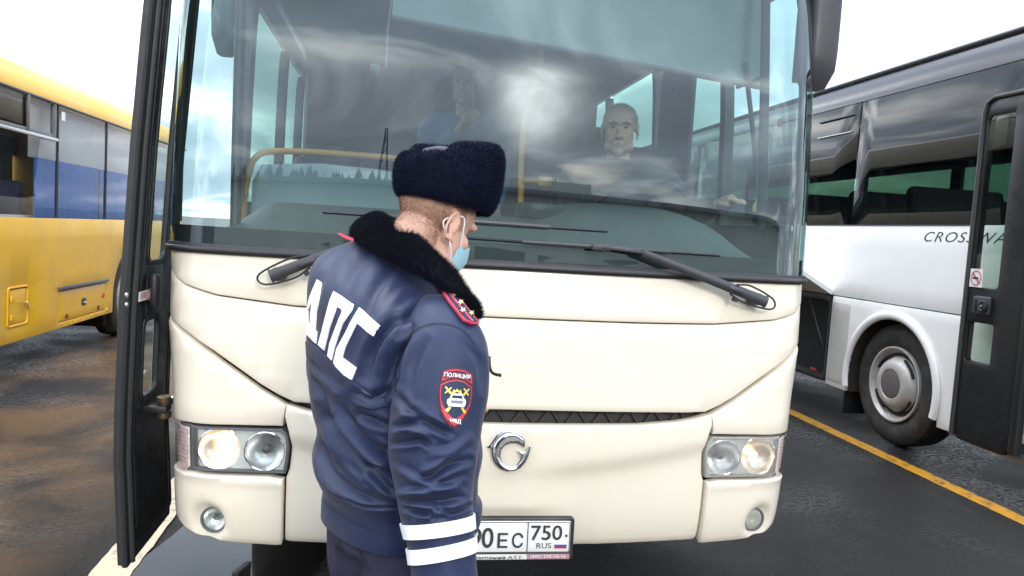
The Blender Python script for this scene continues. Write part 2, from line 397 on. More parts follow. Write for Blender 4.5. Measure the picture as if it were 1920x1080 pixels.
def paint_mat(name, col, wear, rough):
    m = bpy.data.materials.new(name); m.use_nodes = True; t = m.node_tree; b = t.nodes['Principled BSDF']; l = t.links.new
    co = N(t, 'ShaderNodeTexCoord'); n = N(t, 'ShaderNodeTexNoise'); n.inputs['Scale'].default_value = 14; n.inputs['Detail'].default_value = 9; n.inputs['Roughness'].default_value = .72; l(co.outputs['Object'], n.inputs['Vector'])
    r = N(t, 'ShaderNodeMapRange'); r.inputs['From Min'].default_value = wear-.05; r.inputs['From Max'].default_value = wear+.06; l(n.outputs['Fac'], r.inputs[0])
    mx_ = N(t, 'ShaderNodeMix', data_type='RGBA'); l(r.outputs[0], mx_.inputs['Factor']); mx_.inputs['A'].default_value = (*col, 1); mx_.inputs['B'].default_value = (.045, .04, .035, 1)
    l(mx_.outputs['Result'], b.inputs['Base Color']); b.inputs['Roughness'].default_value = rough
    n2 = N(t, 'ShaderNodeTexNoise'); n2.inputs['Scale'].default_value = 240; l(co.outputs['Object'], n2.inputs['Vector'])
    bp = N(t, 'ShaderNodeBump'); bp.inputs['Strength'].default_value = .35; bp.inputs['Distance'].default_value = .004; l(n2.outputs['Fac'], bp.inputs['Height']); l(bp.outputs[0], b.inputs['Normal'])
    return m
obj('ground', [(-400, -400, 0), (400, -400, 0), (400, 400, 0), (-400, 400, 0)], [(0, 1, 2, 3)], ground_mat(), smooth=False, kind='structure')
def strip(name, x0, x1, y0, y1, mat, seed):
    g = np.random.default_rng(seed); ys = np.linspace(y0, y1, int((y1-y0)/.06)); V = []
    for y in ys: V += [(x0+g.normal(0, .0018), y, .008), (x1+g.normal(0, .0018), y, .008)]
    F = [(2*i, 2*i+1, 2*i+3, 2*i+2) for i in range(len(ys)-1)]
    o = obj(name, V, F, mat, smooth=False, kind='structure'); return o
strip('yellow_road_line', 3.335, 3.46, -6, 14, paint_mat('yellow_line_paint', (.50, .24, .018), .57, .35), 1)
strip('pale_road_line', -1.66, -1.49, -6, 14, paint_mat('pale_line_paint', (.55, .46, .32), .60, .22), 2)

WATER = M('standing_water', (.022, .021, .020), .045, spec=.45, rvar=.03, vscale=6, bump=.05, bscale=9)
FILM = M('wet_film', (.020, .019, .018), .13, spec=.35, rvar=.05, vscale=5, bump=.12, bscale=60)
def puddle(cx, cy, rx, ry, seed, mat):
    g = np.random.default_rng(seed); ph = g.random(6)*6.28; pts = []
    for a in np.linspace(0, 2*np.pi, 90, endpoint=False):
        k = 1+sum(.16/(i+1)*math.sin((i+2)*a+ph[i]) for i in range(6))
        pts.append((cx+rx*k*math.cos(a), cy+ry*k*math.sin(a), .004))
    return obj('puddle', pts+[(cx, cy, .004)], [(i, (i+1) % 90, 90) for i in range(90)], mat, smooth=False, kind='structure')
puddle(-1.08, 1.0, .42, 1.2, 4, WATER)
# ------------------------------------------------------------------ the cream coach facing the camera
S1, R1c, RCc = 1.035, 6.0, .26
_ss = np.linspace(0, 13, 13001)
_h = np.minimum(np.cumsum(np.where(_ss < S1, 1/R1c, 1/RCc))*.001, np.pi/2)
_PX = np.concatenate([[0], np.cumsum(np.cos(_h))[:-1]])*.001; _PY = np.concatenate([[0], np.cumsum(np.sin(_h))[:-1]])*.001
S_END = float(_ss[np.argmax(_h >= np.pi/2-1e-6)])
from functools import lru_cache
_zz = np.array([.26, .30, .36, .45, .55, .8, .95, 1.2, 1.43, 1.8, 2.2, 2.6, 3.0, 3.2, 3.3]); _pv = np.array([.12, .07, .03, .008, 0, 0, .008, .03, .055, .070, .110, .190, .32, .44, .52])
_zf = np.linspace(.26, 3.3, 305); _pf = np.interp(_zf, _zz, _pv)
for _ in range(40): _pf[1:-1] = .25*_pf[:-2]+.5*_pf[1:-1]+.25*_pf[2:]
_ez = [.3, .4, .6, .75, .95, 1.15, 1.45, 2.0, 2.6, 3.0, 3.3]; _ev = [-.02, -.012, -.005, 0, .012, .035, .042, .043, .05, .04, .0]
def bsurf(uv):
    s = uv[:, 0]; z = uv[:, 1]; a = np.abs(s); t = np.clip((a-.8)/.5, 0, 1); t = t*t*(3-2*t)
    x = np.sign(s)*(np.interp(a, _ss, _PX)+np.interp(z, _ez, _ev)*t)
    return np.stack([x, np.interp(a, _ss, _PY)+np.interp(z, _zf, _pf), z], 1)
def bpt(s, z, off=0.):
    uv = np.array([[s, z]]); return (bsurf(uv)+normals_of(bsurf, uv)*off)[0]
_gs, _gz = np.meshgrid(np.linspace(-1.5, 1.5, 601), np.linspace(.28, 3.1, 565)); _gp = bsurf(np.stack([_gs.ravel(), _gz.ravel()], 1)); _gq = proj(_gp); _gd = (_gp-CAM)@cf
def hit(px, py):
    """surface coordinates of the coach front under a pixel"""
    d = np.hypot(_gq[:, 0]-px, _gq[:, 1]-py); k = np.argsort(d)[:40]; k = k[_gd[k] < _gd[k].min()+.12]; j = k[np.argmin(d[k])]
    return _gs.ravel()[j], _gz.ravel()[j]
def mir(l): return [(-s, z) for s, z in l]

CREAM = M('cream_paint', (.78, .705, .575), .34, var=.015, vscale=1.5, coat=.5, dirt=(.42, .36, .28), dscale=5, damt=.13, rvar=.08)
BLACKR = M('black_rubber', (.018, .018, .02), .5, rvar=.12, vscale=20, bump=.15)
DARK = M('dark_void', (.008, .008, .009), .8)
BPLAST = M('black_plastic', (.022, .022, .025), .42, rvar=.12, bump=.12, bscale=400)
GREYPL = M('grey_plastic', (.12, .12, .125), .5, rvar=.1, bump=.1, bscale=300)
CHROME = M('chrome', (.82, .82, .84), .09, 1.0, rvar=.05, vscale=30)
SILVER = M('silver_reflector', (.88, .88, .88), .25, .75)
LAMPGREY = M('lamp_housing_grey', (.66, .66, .65), .35, var=.06, vscale=20)
WSGLASS = GLASS('windscreen_glass', (.47, .61, .60), 1.76, gcol=(.90, 1.0, 1.02), wave=.03, wscale=1.6, film=.02)
CLEAR = GLASS('clear_lens', (.93, .95, .94), 1.5)
TINT = GLASS('green_side_glass', (.50, .68, .58), 1.6, wave=.02)
CLEARSIDE = GLASS('clear_side_glass', (.72, .85, .82), 1.5)

bus = thing('coach', 'cream coach facing the camera with headlamps lit and doors open', 'bus', (0, 5, 0))
C_ = [(0, 1.246), (.48, 1.246), (.80, 1.25), (.94, 1.262), (1.05, 1.272), (1.18, 1.30), (1.30, 1.345), (1.405, 1.375)]
H_ = [(0, .905), (.70, .900), (.78, .903), (.84, .928), (.90, .960), (1.06, 1.068), (1.16, 1.122), (1.26, 1.16), (1.405, 1.19)]
g = .0019
def full(half_top, half_bot):
    """polygon from two half curves that run outward from the middle"""
    t = [(-s, z) for s, z in reversed(half_top)]+half_top[1:]; b = [(-s, z) for s, z in reversed(half_bot)]+half_bot[1:]
    return t+list(reversed(b))
top_ = [(0, 1.425), (.8, 1.425), (1.2, 1.425), (1.405, 1.425)]
def cowl_disp(uv):
    return np.zeros(len(uv))
V, F = panel_vf(bsurf, [inset_poly(full(top_, C_), g)], .007, .03); obj('cowl_panel', V, F, CREAM, bus)
Hg = [(s, z+.004) for s, z in H_]
V, F = panel_vf(bsurf, [inset_poly(full(C_, Hg), g)], .010, .035, off=-.002); obj('bonnet_panel', V, F, CREAM, bus)
cornerT = [(.803, .898), (.84, .918), (.90, .950), (1.06, 1.058), (1.16, 1.112), (1.26, 1.15), (1.405, 1.18), (1.405, .782), (1.29, .792), (1.17, .803), (1.0, .812), (.815, .819)]
ebot = [(.812, .857), (.796, .80), (.786, .745), (.792, .665), (.803, .63), (.801, .368)]
bump_top = [(0, .858), (.50, .861), (.66, .872), (.74, .884), (.806, .902)]
def bumper_disp(uv):
    s = np.abs(uv[:, 0]); z = uv[:, 1]
    zc = .70+.10*np.clip(s/.8, 0, 1)**1.6                       # soft eyebrow crease that climbs towards the lamps
    d = -.020*(1/(1+np.exp((z-zc+.03)/.012)))*np.clip(s/.25, .25, 1)
    m = 1/(1+np.exp((s-.345)/.006))*1/(1+np.exp((z-.525)/.004)); d = d*(1-m)-.022*m    # number plate recess
    return d
ctr = full(bump_top, [(0, .366), (.801, .368)])
half = bump_top+ebot
poly = [(-s, z) for s, z in reversed(half)]+half[1:]
V, F = panel_vf(bsurf, [inset_poly(poly, g)], .010, .04, grid=.022, disp=bumper_disp); obj('bumper_centre', V, F, CREAM, bus)
FOG = (1.070, .447)
for sg in (1, -1):
    mm = (lambda l: l) if sg > 0 else mir
    V, F = panel_vf(bsurf, [inset_poly(mm(cornerT), g)], .010, .035); obj('corner_panel', V, F, CREAM, bus)
    cb_ = [(.806, .628), (.86, .636), (1.15, .626), (1.27, .612), (1.405, .60), (1.405, .43), (1.30, .415), (1.20, .397), (1.117, .378), (.98, .369), (.806, .367)]
    def fogdisp(uv, sg=sg):
        d = np.hypot(uv[:, 0]-sg*(FOG[0]+.012), uv[:, 1]-FOG[1]); k = np.clip((.088-d)/.04, 0, 1); return -.022*k*k*(3-2*k)+.006*np.exp(-((uv[:, 1]-.615)/.012)**2)
    V, F = panel_vf(bsurf, [inset_poly(mm(cb_), g), np.array(circ(sg*FOG[0], FOG[1], .049))], .008, .035, grid=.02, disp=fogdisp); obj('bumper_corner', V, F, CREAM, bus)
    # fog lamp
    c0 = bpt(sg*FOG[0], FOG[1], -.035); nn = normals_of(bsurf, np.array([[sg*FOG[0]*.93, FOG[1]]]))[0]; nn[2] = 0; nn /= np.linalg.norm(nn)
    Rm = np.stack([np.cross((0, 0, 1), nn), np.array((0, 0, 1.0)), nn], 1)     # local x, y, z(out)
    def put(vf, Rm=Rm, c0=c0): return np.asarray(vf[0])@Rm.T+c0, vf[1]
    fl = obj('fog_lamp', *put(lathe([(-.03, .02), (.004, .049), (.016, .049), (.016, .043), (.004, .041), (-.025, .018)], 32, 'z', cap=False)), GREYPL, bus)
    obj('reflector', *put(lathe([(.006, .0405), (-.006, .033), (-.016, .02), (-.02, .004)], 32, 'z', cap=False)), SILVER, fl)
    obj('bulb_shield', *put(lathe([(-.02, .010), (-.004, .010), (0, .007)], 16, 'z')), GREYPL, fl)
    if sg < 0:
        ribs = merge([rbox((x, 0, .006), (.003, .05, .003), .001, seg=1) for x in np.linspace(-.024, .024, 9)])
        obj('lens_rib', *put(ribs), CLEAR, fl)
    obj('lens', *put(lathe([(.010, .043), (.015, .036), (.018, .02), (.019, .004)], 32, 'z')), CLEAR if sg < 0 else GLASS('milky_lens', (.8, .8, .77), 1.5, film=.5, filmcol=(.6, .58, .52)), fl)

# headlamps
WARM = M('lit_bulb', (1, .75, .45), .3, emit=(1.0, .74, .50), estr=3)
AMBERREF = M('amber_lit_reflector', (.95, .84, .72), .25, .8)
for sg in (1, -1):
    mm = (lambda l: l) if sg > 0 else mir
    o1 = [(.818, .812), (1.0, .806), (1.162, .797), (1.155, .634), (1.0, .640), (.80, .645), (.793, .69), (.789, .745), (.795, .785)]
    i1 = inset_poly(mm(o1), .011)
    hl = obj('headlamp', *panel_vf(bsurf, [inset_poly(mm(o1), .002), i1], .004, .09, grid=.02, edge=.012, off=-.006), GREYPL if sg < 0 else M('weathered_frame', (.36, .34, .31), .55, var=.1, vscale=20), bus)
    lamps = [(1.045, .722, .0745, True), (.880, .722, .070, False)]
    holes = [np.array(circ(sg*s, z, r)) for s, z, r, _ in lamps]
    obj('housing', *panel_vf(bsurf, [inset_poly(mm(o1), .006)]+holes, .003, .03, grid=.03, edge=.012, off=-.026), LAMPGREY, hl)
    for s, z, r, lit in lamps:
        c0 = bpt(sg*s, z, -.032); Rm = np.stack([np.array((1., 0, 0)), np.array((0, 0, 1.0)), np.array((sg*.06, -1, 0))], 1)
        def put(vf, Rm=Rm, c0=c0): return np.asarray(vf[0])@Rm.T+c0, vf[1]
        obj('reflector', *put(lathe([(.012, r), (.002, r*.97), (-.012, r*.85), (-.028, r*.6), (-.04, r*.3), (-.044, r*.1)], 36, 'z', cap=False)), AMBERREF if lit else SILVER, hl)
        ring = tube([(r*math.cos(a)*1.0, r*math.sin(a), .012) for a in np.linspace(0, 2*np.pi, 36, endpoint=False)], .0035, 8, closed=True)
        obj('lamp_ring', *put(ring), CHROME, hl)
        if lit:
            obj('bulb', *put(lathe([(-.044, .008), (-.02, .012), (-.006, .010), (-.001, .003)], 16, 'z')), WARM, hl)
        else:
            obj('bulb_shield', *put(lathe([(-.044, .012), (-.012, .016), (-.006, .010), (-.004, .002)], 16, 'z')), GREYPL, hl)
            ribs = merge([rbox((x, -.012, -.006), (.0035, .03, .006), .001, seg=1) for x in np.linspace(-.026, .026, 8)])
            obj('lens_rib', *put(ribs), CLEAR, hl)
        if lit:
            ribs = merge([rbox((0, y, .004), (2*math.sqrt(max(1e-4, (r*.9)**2-y*y)), .002, .002), .0008, seg=1) for y in np.linspace(-.05, .05, 7)])
            obj('lens_rib', *put(ribs), CLEAR, hl)
    V, F = panel_vf(bsurf, [inset_poly(mm(o1), .005)], .006, .0, grid=.03, off=-.004)
    obj('lens', V, F, CLEAR if sg < 0 else GLASS('hazy_lens', (.86, .86, .84), 1.5, film=.22, filmcol=(.6, .58, .54)), hl)
    # corner marker lamp
    o2 = [(1.170, .796), (1.285, .790), (1.292, .66), (1.275, .625), (1.20, .612), (1.166, .634)]
    cm_ = obj('marker_lamp', *panel_vf(bsurf, [inset_poly(mm(o2), .002)], .004, .04, grid=.02, off=-.02), GREYPL, bus)
    obj('reflector', *panel_vf(bsurf, [inset_poly(mm(o2), .012)], .003, .0, grid=.02, off=-.012), M('marker_reflector', (.86, .78, .76), .3, .3, var=.2, vscale=60), cm_)
    for k in range(9):
        z0 = .650+.015*k
        obj('lens_rib', *panel_vf(bsurf, [mm([(1.188, z0), (1.272, z0-.003), (1.272, z0+.003), (1.188, z0+.006)])], .002, .003, grid=.03, off=-.006), CLEAR, cm_)
    obj('lens', *panel_vf(bsurf, [inset_poly(mm(o2), .006)], .004, .0, grid=.02, off=-.001), GLASS('marker_lens', (.97, .88, .87), 1.5), cm_)

# near-black backing added so the seams read shaded, grille mesh in the slot
V, F = panel_vf(bsurf, [rect(-1.38, 1.38, .34, 1.43)], 0, 0, grid=.08, off=-.09); obj('seam_shade_backing', V, F, DARK, bus)
gm = obj('grille', *panel_vf(bsurf, [rect(-.86, .86, .84, .96)], 0, 0, grid=.05, off=-.062), M('grille_dark', (.02, .02, .02), .6), bus)
for k in range(-9, 10):
    for q in (1, -1):
        P = [bpt(k*.105+q*t*.085, .84+t*.12, -.050) for t in (0, .5, 1)]
        if max(abs(k*.105), abs(k*.105+q*.085)) < .90: obj('mesh_wire', *tube(P, .0045, 6), M('grille_wire', (.030, .028, .026), .6), gm)

# windscreen rubber, glass, frit
sl = [(-1.40+2.8*t) for t in np.linspace(0, 1, 81)]
prof_ = [(-.012, 1.419), (.012, 1.421), (.018, 1.430), (.017, 1.444), (.010, 1.455), (-.010, 1.459), (-.02, 1.44)]
rings = [np.array([bpt(s, z-.004*abs(s)/1.4, o) for o, z in prof_]) for s in sl]
obj('windscreen_seal', *loft(rings), BLACKR, bus)
rings = [np.array([bpt(s, z-.004*abs(s)/1.4, o) for o, z in ((.0175, 1.432), (.0205, 1.434), (.0205, 1.441), (.0172, 1.443))]) for s in sl]
obj('seal_trim', *loft(rings), M('seal_trim_grey', (.06, .06, .065), .3), bus)
V, F = panel_vf(bsurf, [rect(-1.395, 1.395, 1.450, 3.06)], 0, 0, grid=.05, edge=.05, off=.004); ws = obj('windscreen', V, F, WSGLASS, bus)
V, F = panel_vf(bsurf, [rect(-1.385, 1.385, 1.45, 1.515)], 0, 0, grid=.05, off=-.004); obj('frit_band', V, F, M('black_frit', (.012, .013, .014), .5), ws)
for sg in (1, -1):
    V, F = panel_vf(bsurf, [rect(*sorted((sg*1.375, sg*1.405)), 1.45, 3.06)], .004, .02, grid=.05, off=.007); obj('side_seal', V, F, BLACKR, ws)
V, F = panel_vf(bsurf, [rect(-1.405, 1.405, 3.06, 3.28)], .008, .03); obj('roof_front', V, F, CREAM, bus)

# body sides: lower skin, pillars, cant rail, glazing (s runs back along the side)
SL = 11.2
def sy(y): return S_END + (y-float(_PY[np.argmax(_h >= np.pi/2-1e-6)])-.12)
def arch(y0, r=.56): return [(sy(y0)+r*math.cos(a), max(.30, .50+r*math.sin(a))) for a in np.linspace(0, math.pi, 15)]
for sg in (1, -1):
    mm = (lambda l: l) if sg > 0 else mir
    ys = [1.42] if sg > 0 else [2.44]
    lo = [(ys[0], .36)]
    for yc in (2.55, 8.0):
        lo += [(s, z) for s, z in sorted(arch(yc))]
    lo += [(SL, .36), (SL, 1.64), (ys[0], 1.64)]
    obj('side_panel', *panel_vf(bsurf, [mm(lo)], .006, .03, grid=.3, edge=.1), CREAM, bus)
    obj('cant_rail', *panel_vf(bsurf, [mm(rect(1.42, SL, 2.74, 3.05))], .006, .03, grid=.3, edge=.2), CREAM, bus)
    wins = [(.47, 1.14), (1.20, 2.22), (2.28, 3.36), (3.44, 4.9), (5.0, 6.5), (6.6, 8.1), (8.2, 9.6)] if sg > 0 else [(1.62, 2.74), (2.84, 3.66), (3.76, 5.2), (5.3, 6.7), (6.8, 8.2), (8.3, 9.6)]
    cuts = [1.42 if sg > 0 else 2.44]+[sy(v) for w in wins for v in w]+[SL]
    for i in range(0, len(cuts), 2):
        a, b_ = cuts[i], cuts[i+1]
        if b_-a > .01: obj('window_pillar', *panel_vf(bsurf, [mm(rect(a, b_, 1.66, 2.72))], .004, .05, grid=.2, edge=.1), BPLAST, bus)
    for a, b_ in wins:
        w = obj('side_window', *panel_vf(bsurf, [mm(rect(sy(a)+.005, sy(b_)-.005, 1.63, 2.745))], 0, 0, grid=.4, edge=.3, off=-.012), CLEARSIDE if b_ < 1.2 else TINT, bus)
V = []; F = []
for i, y in enumerate(np.linspace(.62, 10.2, 4)):
    for x in np.linspace(-1.28, 1.28, 17): V.append((x, y, 3.05+.24*(1-(abs(x)/1.29)**3)))
for i in range(3):
    for j in range(16): F.append((i*17+j, i*17+j+1, (i+1)*17+j+1, (i+1)*17+j))
obj('roof', V, F, CREAM, bus)
obj('rear_wall', *rbox((0, 10.15, 1.75), (2.5, .08, 2.7), .03), CREAM, bus)
obj('underframe', *rbox((0, 5.3, .62), (2.2, 9.4, .36), .03), DARK, bus)

# wheels
TYRE = M('tyre_rubber', (.028, .027, .027), .75, var=.25, vscale=18, dirt=(.12, .10, .085), dscale=9, damt=.5, bump=.3, bscale=90)
def wheel(parent, x, y, side, rimmat, hubmat, detail=True, sc=1.0):
    """road wheel; side = +1 faces +x"""
    f = side
    def P(l): return [(f*h*sc, r*sc) for h, r in l]
    c = (x, y, .505*sc)
    prof = [(-.27, .30), (-.28, .40), (-.275, .46), (-.25, .495), (-.14, .508), (-.03, .495), (-.004, .46), (.0, .40), (-.012, .335), (-.03, .31), (-.05, .30)]
    ty = obj('wheel', *lathe(P(prof), 56, 'x', c), TYRE, parent); fix_normals(ty)
    rm = obj('rim', *lathe(P([(-.08, .29), (-.012, .312), (.0, .312), (.002, .300), (-.014, .285), (-.05, .262), (-.055, .235), (-.03, .22)]), 56, 'x', c), rimmat, ty); fix_normals(rm)
    dm = obj('hub_dome', *lathe(P([(-.06, .235), (-.045, .225), (-.005, .205), (.018, .185), (.03, .155), (.028, .125), (.02, .118)]), 48, 'x', c), rimmat, ty); fix_normals(dm)
    cp = obj('hub_cap', *lathe(P([(.015, .120), (.026, .116), (.029, .105), (.029, .02)]), 40, 'x', c), hubmat, ty); fix_normals(cp)
    if detail:
        for k in range(4):
            a0 = k*math.pi/2+.45; arc = [(x+f*(-.012)*sc, y+.236*sc*math.cos(a), c[2]+.236*sc*math.sin(a)) for a in np.linspace(a0, a0+.75, 10)]
            obj('vent_slot', *tube(arc, .012, 8), DARK, ty)
    return ty
RIMG = M('rim_silver_paint', (.50, .48, .46), .42, .15, var=.12, vscale=14, dirt=(.18, .15, .12), dscale=10, damt=.55)
HUBG = M('hub_grey', (.12, .11, .11), .6, var=.15, vscale=30)
for y in (2.55, 8.0):
    for sg in (1, -1): wheel(bus, sg*1.24, y, sg, RIMG, HUBG, detail=False)

# emblem: chrome ring fish with snout, fin and fluke
def emb(pts, off, hgt):
    """flat outline on the bumper raised with rounded edge"""
    return panel_vf(bsurf, [np.array([hit2(x, y) for x, y in pts])], .006, .014, grid=.006, edge=.005, off=off+hgt, disp=bumper_disp)
def hit2(x, y):
    """photo pixel -> coach surface, refined"""
    s, z = hit(x, y)
    for _ in range(4):
        q = proj(bpt(s, z))[0]; qs = proj(bpt(s+.002, z))[0]; qz = proj(bpt(s, z+.002))[0]
        J = np.stack([(qs-q)/.002, (qz-q)/.002], 1); d = np.linalg.solve(J, np.array([x, y])-q); s += d[0]; z += d[1]
    return s, z
zx = lambda X, Y: (880+X/3.858, 780+Y/3.857)
ring_out = [(398, 228), (403, 190), (398, 160), (375, 128), (340, 104), (290, 93), (240, 100), (195, 128), (165, 168), (148, 195), (124, 218), (135, 227), (152, 228), (153, 262), (165, 310), (190, 350), (225, 380), (275, 397), (325, 392), (370, 370), (405, 330), (428, 280), (445, 212), (432, 206), (412, 232), (395, 250), (370, 252), (344, 250), (352, 264), (366, 275), (360, 310), (335, 345), (300, 360), (262, 350), (235, 322), (225, 280), (232, 240), (255, 210), (290, 194), (335, 190), (370, 205)]
em = obj('emblem', *emb([zx(*p) for p in ring_out], 0, .014), CHROME, bus)
ridge = bez([zx(*p) for p in [(385, 170), (330, 135), (270, 135), (215, 175), (185, 240), (200, 310), (245, 360), (300, 378), (350, 355), (390, 310), (415, 260)]], 36)
wr = np.interp(np.linspace(0, 1, 36), [0, .15, .5, .8, 1], [.003, .007, .0085, .005, .002])
obj('ridge', *tube([bpt(*hit2(*p), .014) for p in ridge], wr, 8), CHROME, em)
obj('eye', *tube([bpt(*hit2(*zx(366, 163)), .015), bpt(*hit2(*zx(366, 163)), .018)], .003, 8), GREYPL, em)

# number plate with frame
pz0, pz1, py_ = .377, .489, -.012
ysurf = lambda y0: (lambda uv: np.stack([uv[:, 0], np.full(len(uv), y0), uv[:, 1]], 1))
PF = ysurf(-.004)
tilt = lambda uv: np.stack([uv[:, 0], -.006+(.49-uv[:, 1])*-.04, uv[:, 1]], 1)
PC = -.010
fr_ = obj('plate_frame', *panel_vf(tilt, [rrect(PC-.274, PC+.274, .352, .512, .012), rrect(PC-.259, PC+.259, .384, .499, .006)], .004, .02, grid=.02, edge=.015), BPLAST, bus)
obj('plate_frame_strip', *panel_vf(tilt, [rect(PC-.262, .088, .357, .376)], .001, .002, grid=.05, off=.0015), M('strip_white', (.72, .70, .66), .4), fr_)
obj('plate_frame_strip', *panel_vf(tilt, [rect(.088, .250, .357, .376)], .001, .002, grid=.05, off=.0015), M('strip_mauve', (.42, .24, .27), .4), fr_)
TXTB = M('plate_black', (.03, .03, .03), .5); TXTW = M('print_white', (.8, .8, .8), .5)
V, F = text_on(tilt, 'компаний АТТ', -.025, .3665, .19, .0125, .0042, bold=.006); obj('strip_lettering', V, F, TXTB, fr_, smooth=False)
V, F = text_on(tilt, '(495) 276-16-16', .168, .3665, .135, .0125, .0042, bold=.006); obj('strip_lettering', V, F, TXTW, fr_, smooth=False)
pl = obj('number_plate', *panel_vf(tilt, [rrect(PC-.2595, PC+.2595, .383, .500, .006)], .002, .004, grid=.05, off=.003), M('plate_white', (.76, .75, .72), .35, var=.03), bus)
for tx, cx, cz, w, h, bo in (('9', -.107, .440, .044, .076, .012), ('0', -.062, .440, .044, .076, .012), ('Е', -.006, .430, .038, .056, .012), ('С', .050, .430, .042, .057, .012), ('750', .158, .458, .118, .056, .010), ('RUS', .150, .410, .056, .020, 0)):
    V, F = text_on(tilt, tx, cx, cz, w, h, .0058, bold=bo); obj('plate_character', V, F, TXTB, pl, smooth=False)
obj('plate_divider', *panel_vf(tilt, [rect(.0855, .0885, .385, .498)], 0, .001, grid=.05, off=.0056), TXTB, pl)
obj('plate_border', *panel_vf(tilt, [rrect(PC-.2575, PC+.2575, .3845, .4985, .006), rrect(PC-.2550, PC+.2550, .387, .496, .005)], 0, .001, grid=.05, off=.0054), TXTB, pl)
obj('plate_dot', *panel_vf(tilt, [circ(.233, .446, .005, 12)], 0, .001, grid=.01, off=.0058), TXTB, pl)
for i, cc in enumerate(((.75, .75, .75), (.03, .08, .30), (.45, .02, .03))):
    obj('flag_stripe', *panel_vf(tilt, [rect(.190, .236, .4135-.0072*i, .4205-.0072*i)], 0, .001, grid=.05, off=.0058), M('flag%d' % i, cc, .4), pl)

# wipers
WIP = M('wiper_grey', (.045, .045, .05), .45, rvar=.1, bump=.1, bscale=200)
def wiper(pivot, bend, knuckle, b0, b1):
    """pixels: pivot cap, arm bend, knuckle on the blade, blade ends"""
    w = obj('wiper', *tube([bpt(*hit2(*pivot), -.01), bpt(*hit2(*pivot), .05)], .024, 14), WIP, bus)
    A = bpt(*hit2(*pivot), .052); B = bpt(*hit2(*bend), .075); K = bpt(*hit2(*knuckle), .055)
    arm = bez([A+(A-B)*.06, A, A+(B-A)*.5, B], 14)
    obj('wiper_arm', *tube(arm, np.linspace(.026, .014, 14), 10, up=(0, -1, 0), flat=.62), WIP, w)
    obj('wiper_rod', *tube(bez([B+(A-B)*.02, B, (B+K)/2, K], 10), .007, 8), BPLAST, w)
    e0 = bpt(*hit2(*b0), .022); e1 = bpt(*hit2(*b1), .022); m0 = hit2(*b0); m1 = hit2(*b1)
    bl = [bpt(m0[0]+(m1[0]-m0[0])*t, m0[1]+(m1[1]-m0[1])*t, .012) for t in np.linspace(0, 1, 24)]
    obj('wiper_blade', *tube(bl, .0055, 8, up=(0, -1, 0), flat=2.0), BLACKR, w)
    sp_ = [bpt(m0[0]+(m1[0]-m0[0])*t, m0[1]+(m1[1]-m0[1])*t, .026+.016*math.sin(math.pi*(t-.22)/.56)) for t in np.linspace(.22, .78, 18)]
    obj('blade_bridge', *tube(sp_, .0085, 8, up=(0, -1, 0), flat=.8), WIP, w)
    for t in (.22, .36, .64, .78):
        q = (m0[0]+(m1[0]-m0[0])*t, m0[1]+(m1[1]-m0[1])*t); obj('blade_claw', *rbox(bpt(*q, .018), (.02, .022, .014), .003), WIP, w)
    obj('knuckle', *rbox(bpt(*hit2(*knuckle), .045), (.075, .03, .026), .006), WIP, w)
    # washer hose looped at the pivot
    cap = A+(A-B)*.05; a = (B-A)/np.linalg.norm(B-A); u = np.array([a[2], 0, -a[0]])
    hose = bez([A+a*.12+u*.02+np.array([0, -.01, 0]), A+a*.05+u*.036, cap-a*.035+u*.02, cap-a*.04-u*.02, A+a*.06-u*.034, A+a*.13-u*.022], 24)
    obj('washer_hose', *tube(hose, .0038, 7), BLACKR, w)
    obj('hose_clip', *rbox(A+a*.115, (.016, .036, .06), .004, roty(math.atan2(a[0], a[2]))), WIP, w)
    obj('clip_knob', *lathe([(-.012, .009), (.012, .009)], 12, 'y', A+a*.10+u*(.036 if u[2] < 0 else -.036)), BLACKR, w)
    return w
wiper((1408, 561), (1190, 474), (1120, 464), (868, 446), (1345, 479))
wiper((526, 515), (700, 448), (860, 418), (607, 398), (1136, 434))
# ------------------------------------------------------------------ coach interior, door leaf, mirrors
DASH = M('dash_grey', (.085, .095, .092), .55, var=.1, vscale=8, bump=.25, bscale=300)
INT = M('interior_grey', (.075, .085, .09), .7, var=.06)
INTD = M('interior_dark', (.04, .04, .045), .75, var=.1)
ORANGE = M('orange_rail', (.72, .33, .08), .32, var=.03, rvar=.08)
PURPLE = M('purple_fabric', (.085, .045, .115), .85, var=.15, vscale=12, sheen=.3)
def dash_h(x):
    left = 1.628; k = np.clip((x-.12)/.14, 0, 1)
    arch_ = 1.715-.20*np.clip((x-.62)/.55, 0, 1)**2.2-.03*np.clip((.45-x)/.3, 0, 1)
    e = np.clip((1.16-abs(x))/.22, 0, 1); e = e*e*(3-2*e)
    return 1.50+((left*(1-k)+arch_*k)-1.50)*e
V = []; F = []; xs = np.linspace(-1.16, 1.16, 59); ts = [0, .12, .3, .5, .7, .85, .94, 1.0, 1.06, 1.12]
for x in xs:
    y0 = np.interp(abs(x), _PX, _PY)+.075+.06; h_ = dash_h(x); yb = .70
    for t in ts:
        tt = min(t, 1.0); z = 1.49+(h_-1.49)*math.sin(min(1, tt*1.02)*math.pi/2)**.9
        if t > 1.0: z = h_-(t-1.0)*3.0
        V.append((x, y0+(yb-y0)*t, z))
n = len(ts)
for i in range(len(xs)-1):
    for j in range(n-1): F.append((i*n+j, (i+1)*n+j, (i+1)*n+j+1, i*n+j+1))
da = obj('dashboard', V, F, DASH, bus, angle=50)
obj('dash_lower', *rbox((.0, .60, 1.18), (2.2, .20, .60), .04), INTD, da)
obj('instrument_hood', *rbox((.17, .60, 1.66), (.17, .24, .07), .02, rotz(.1)), BPLAST, da)
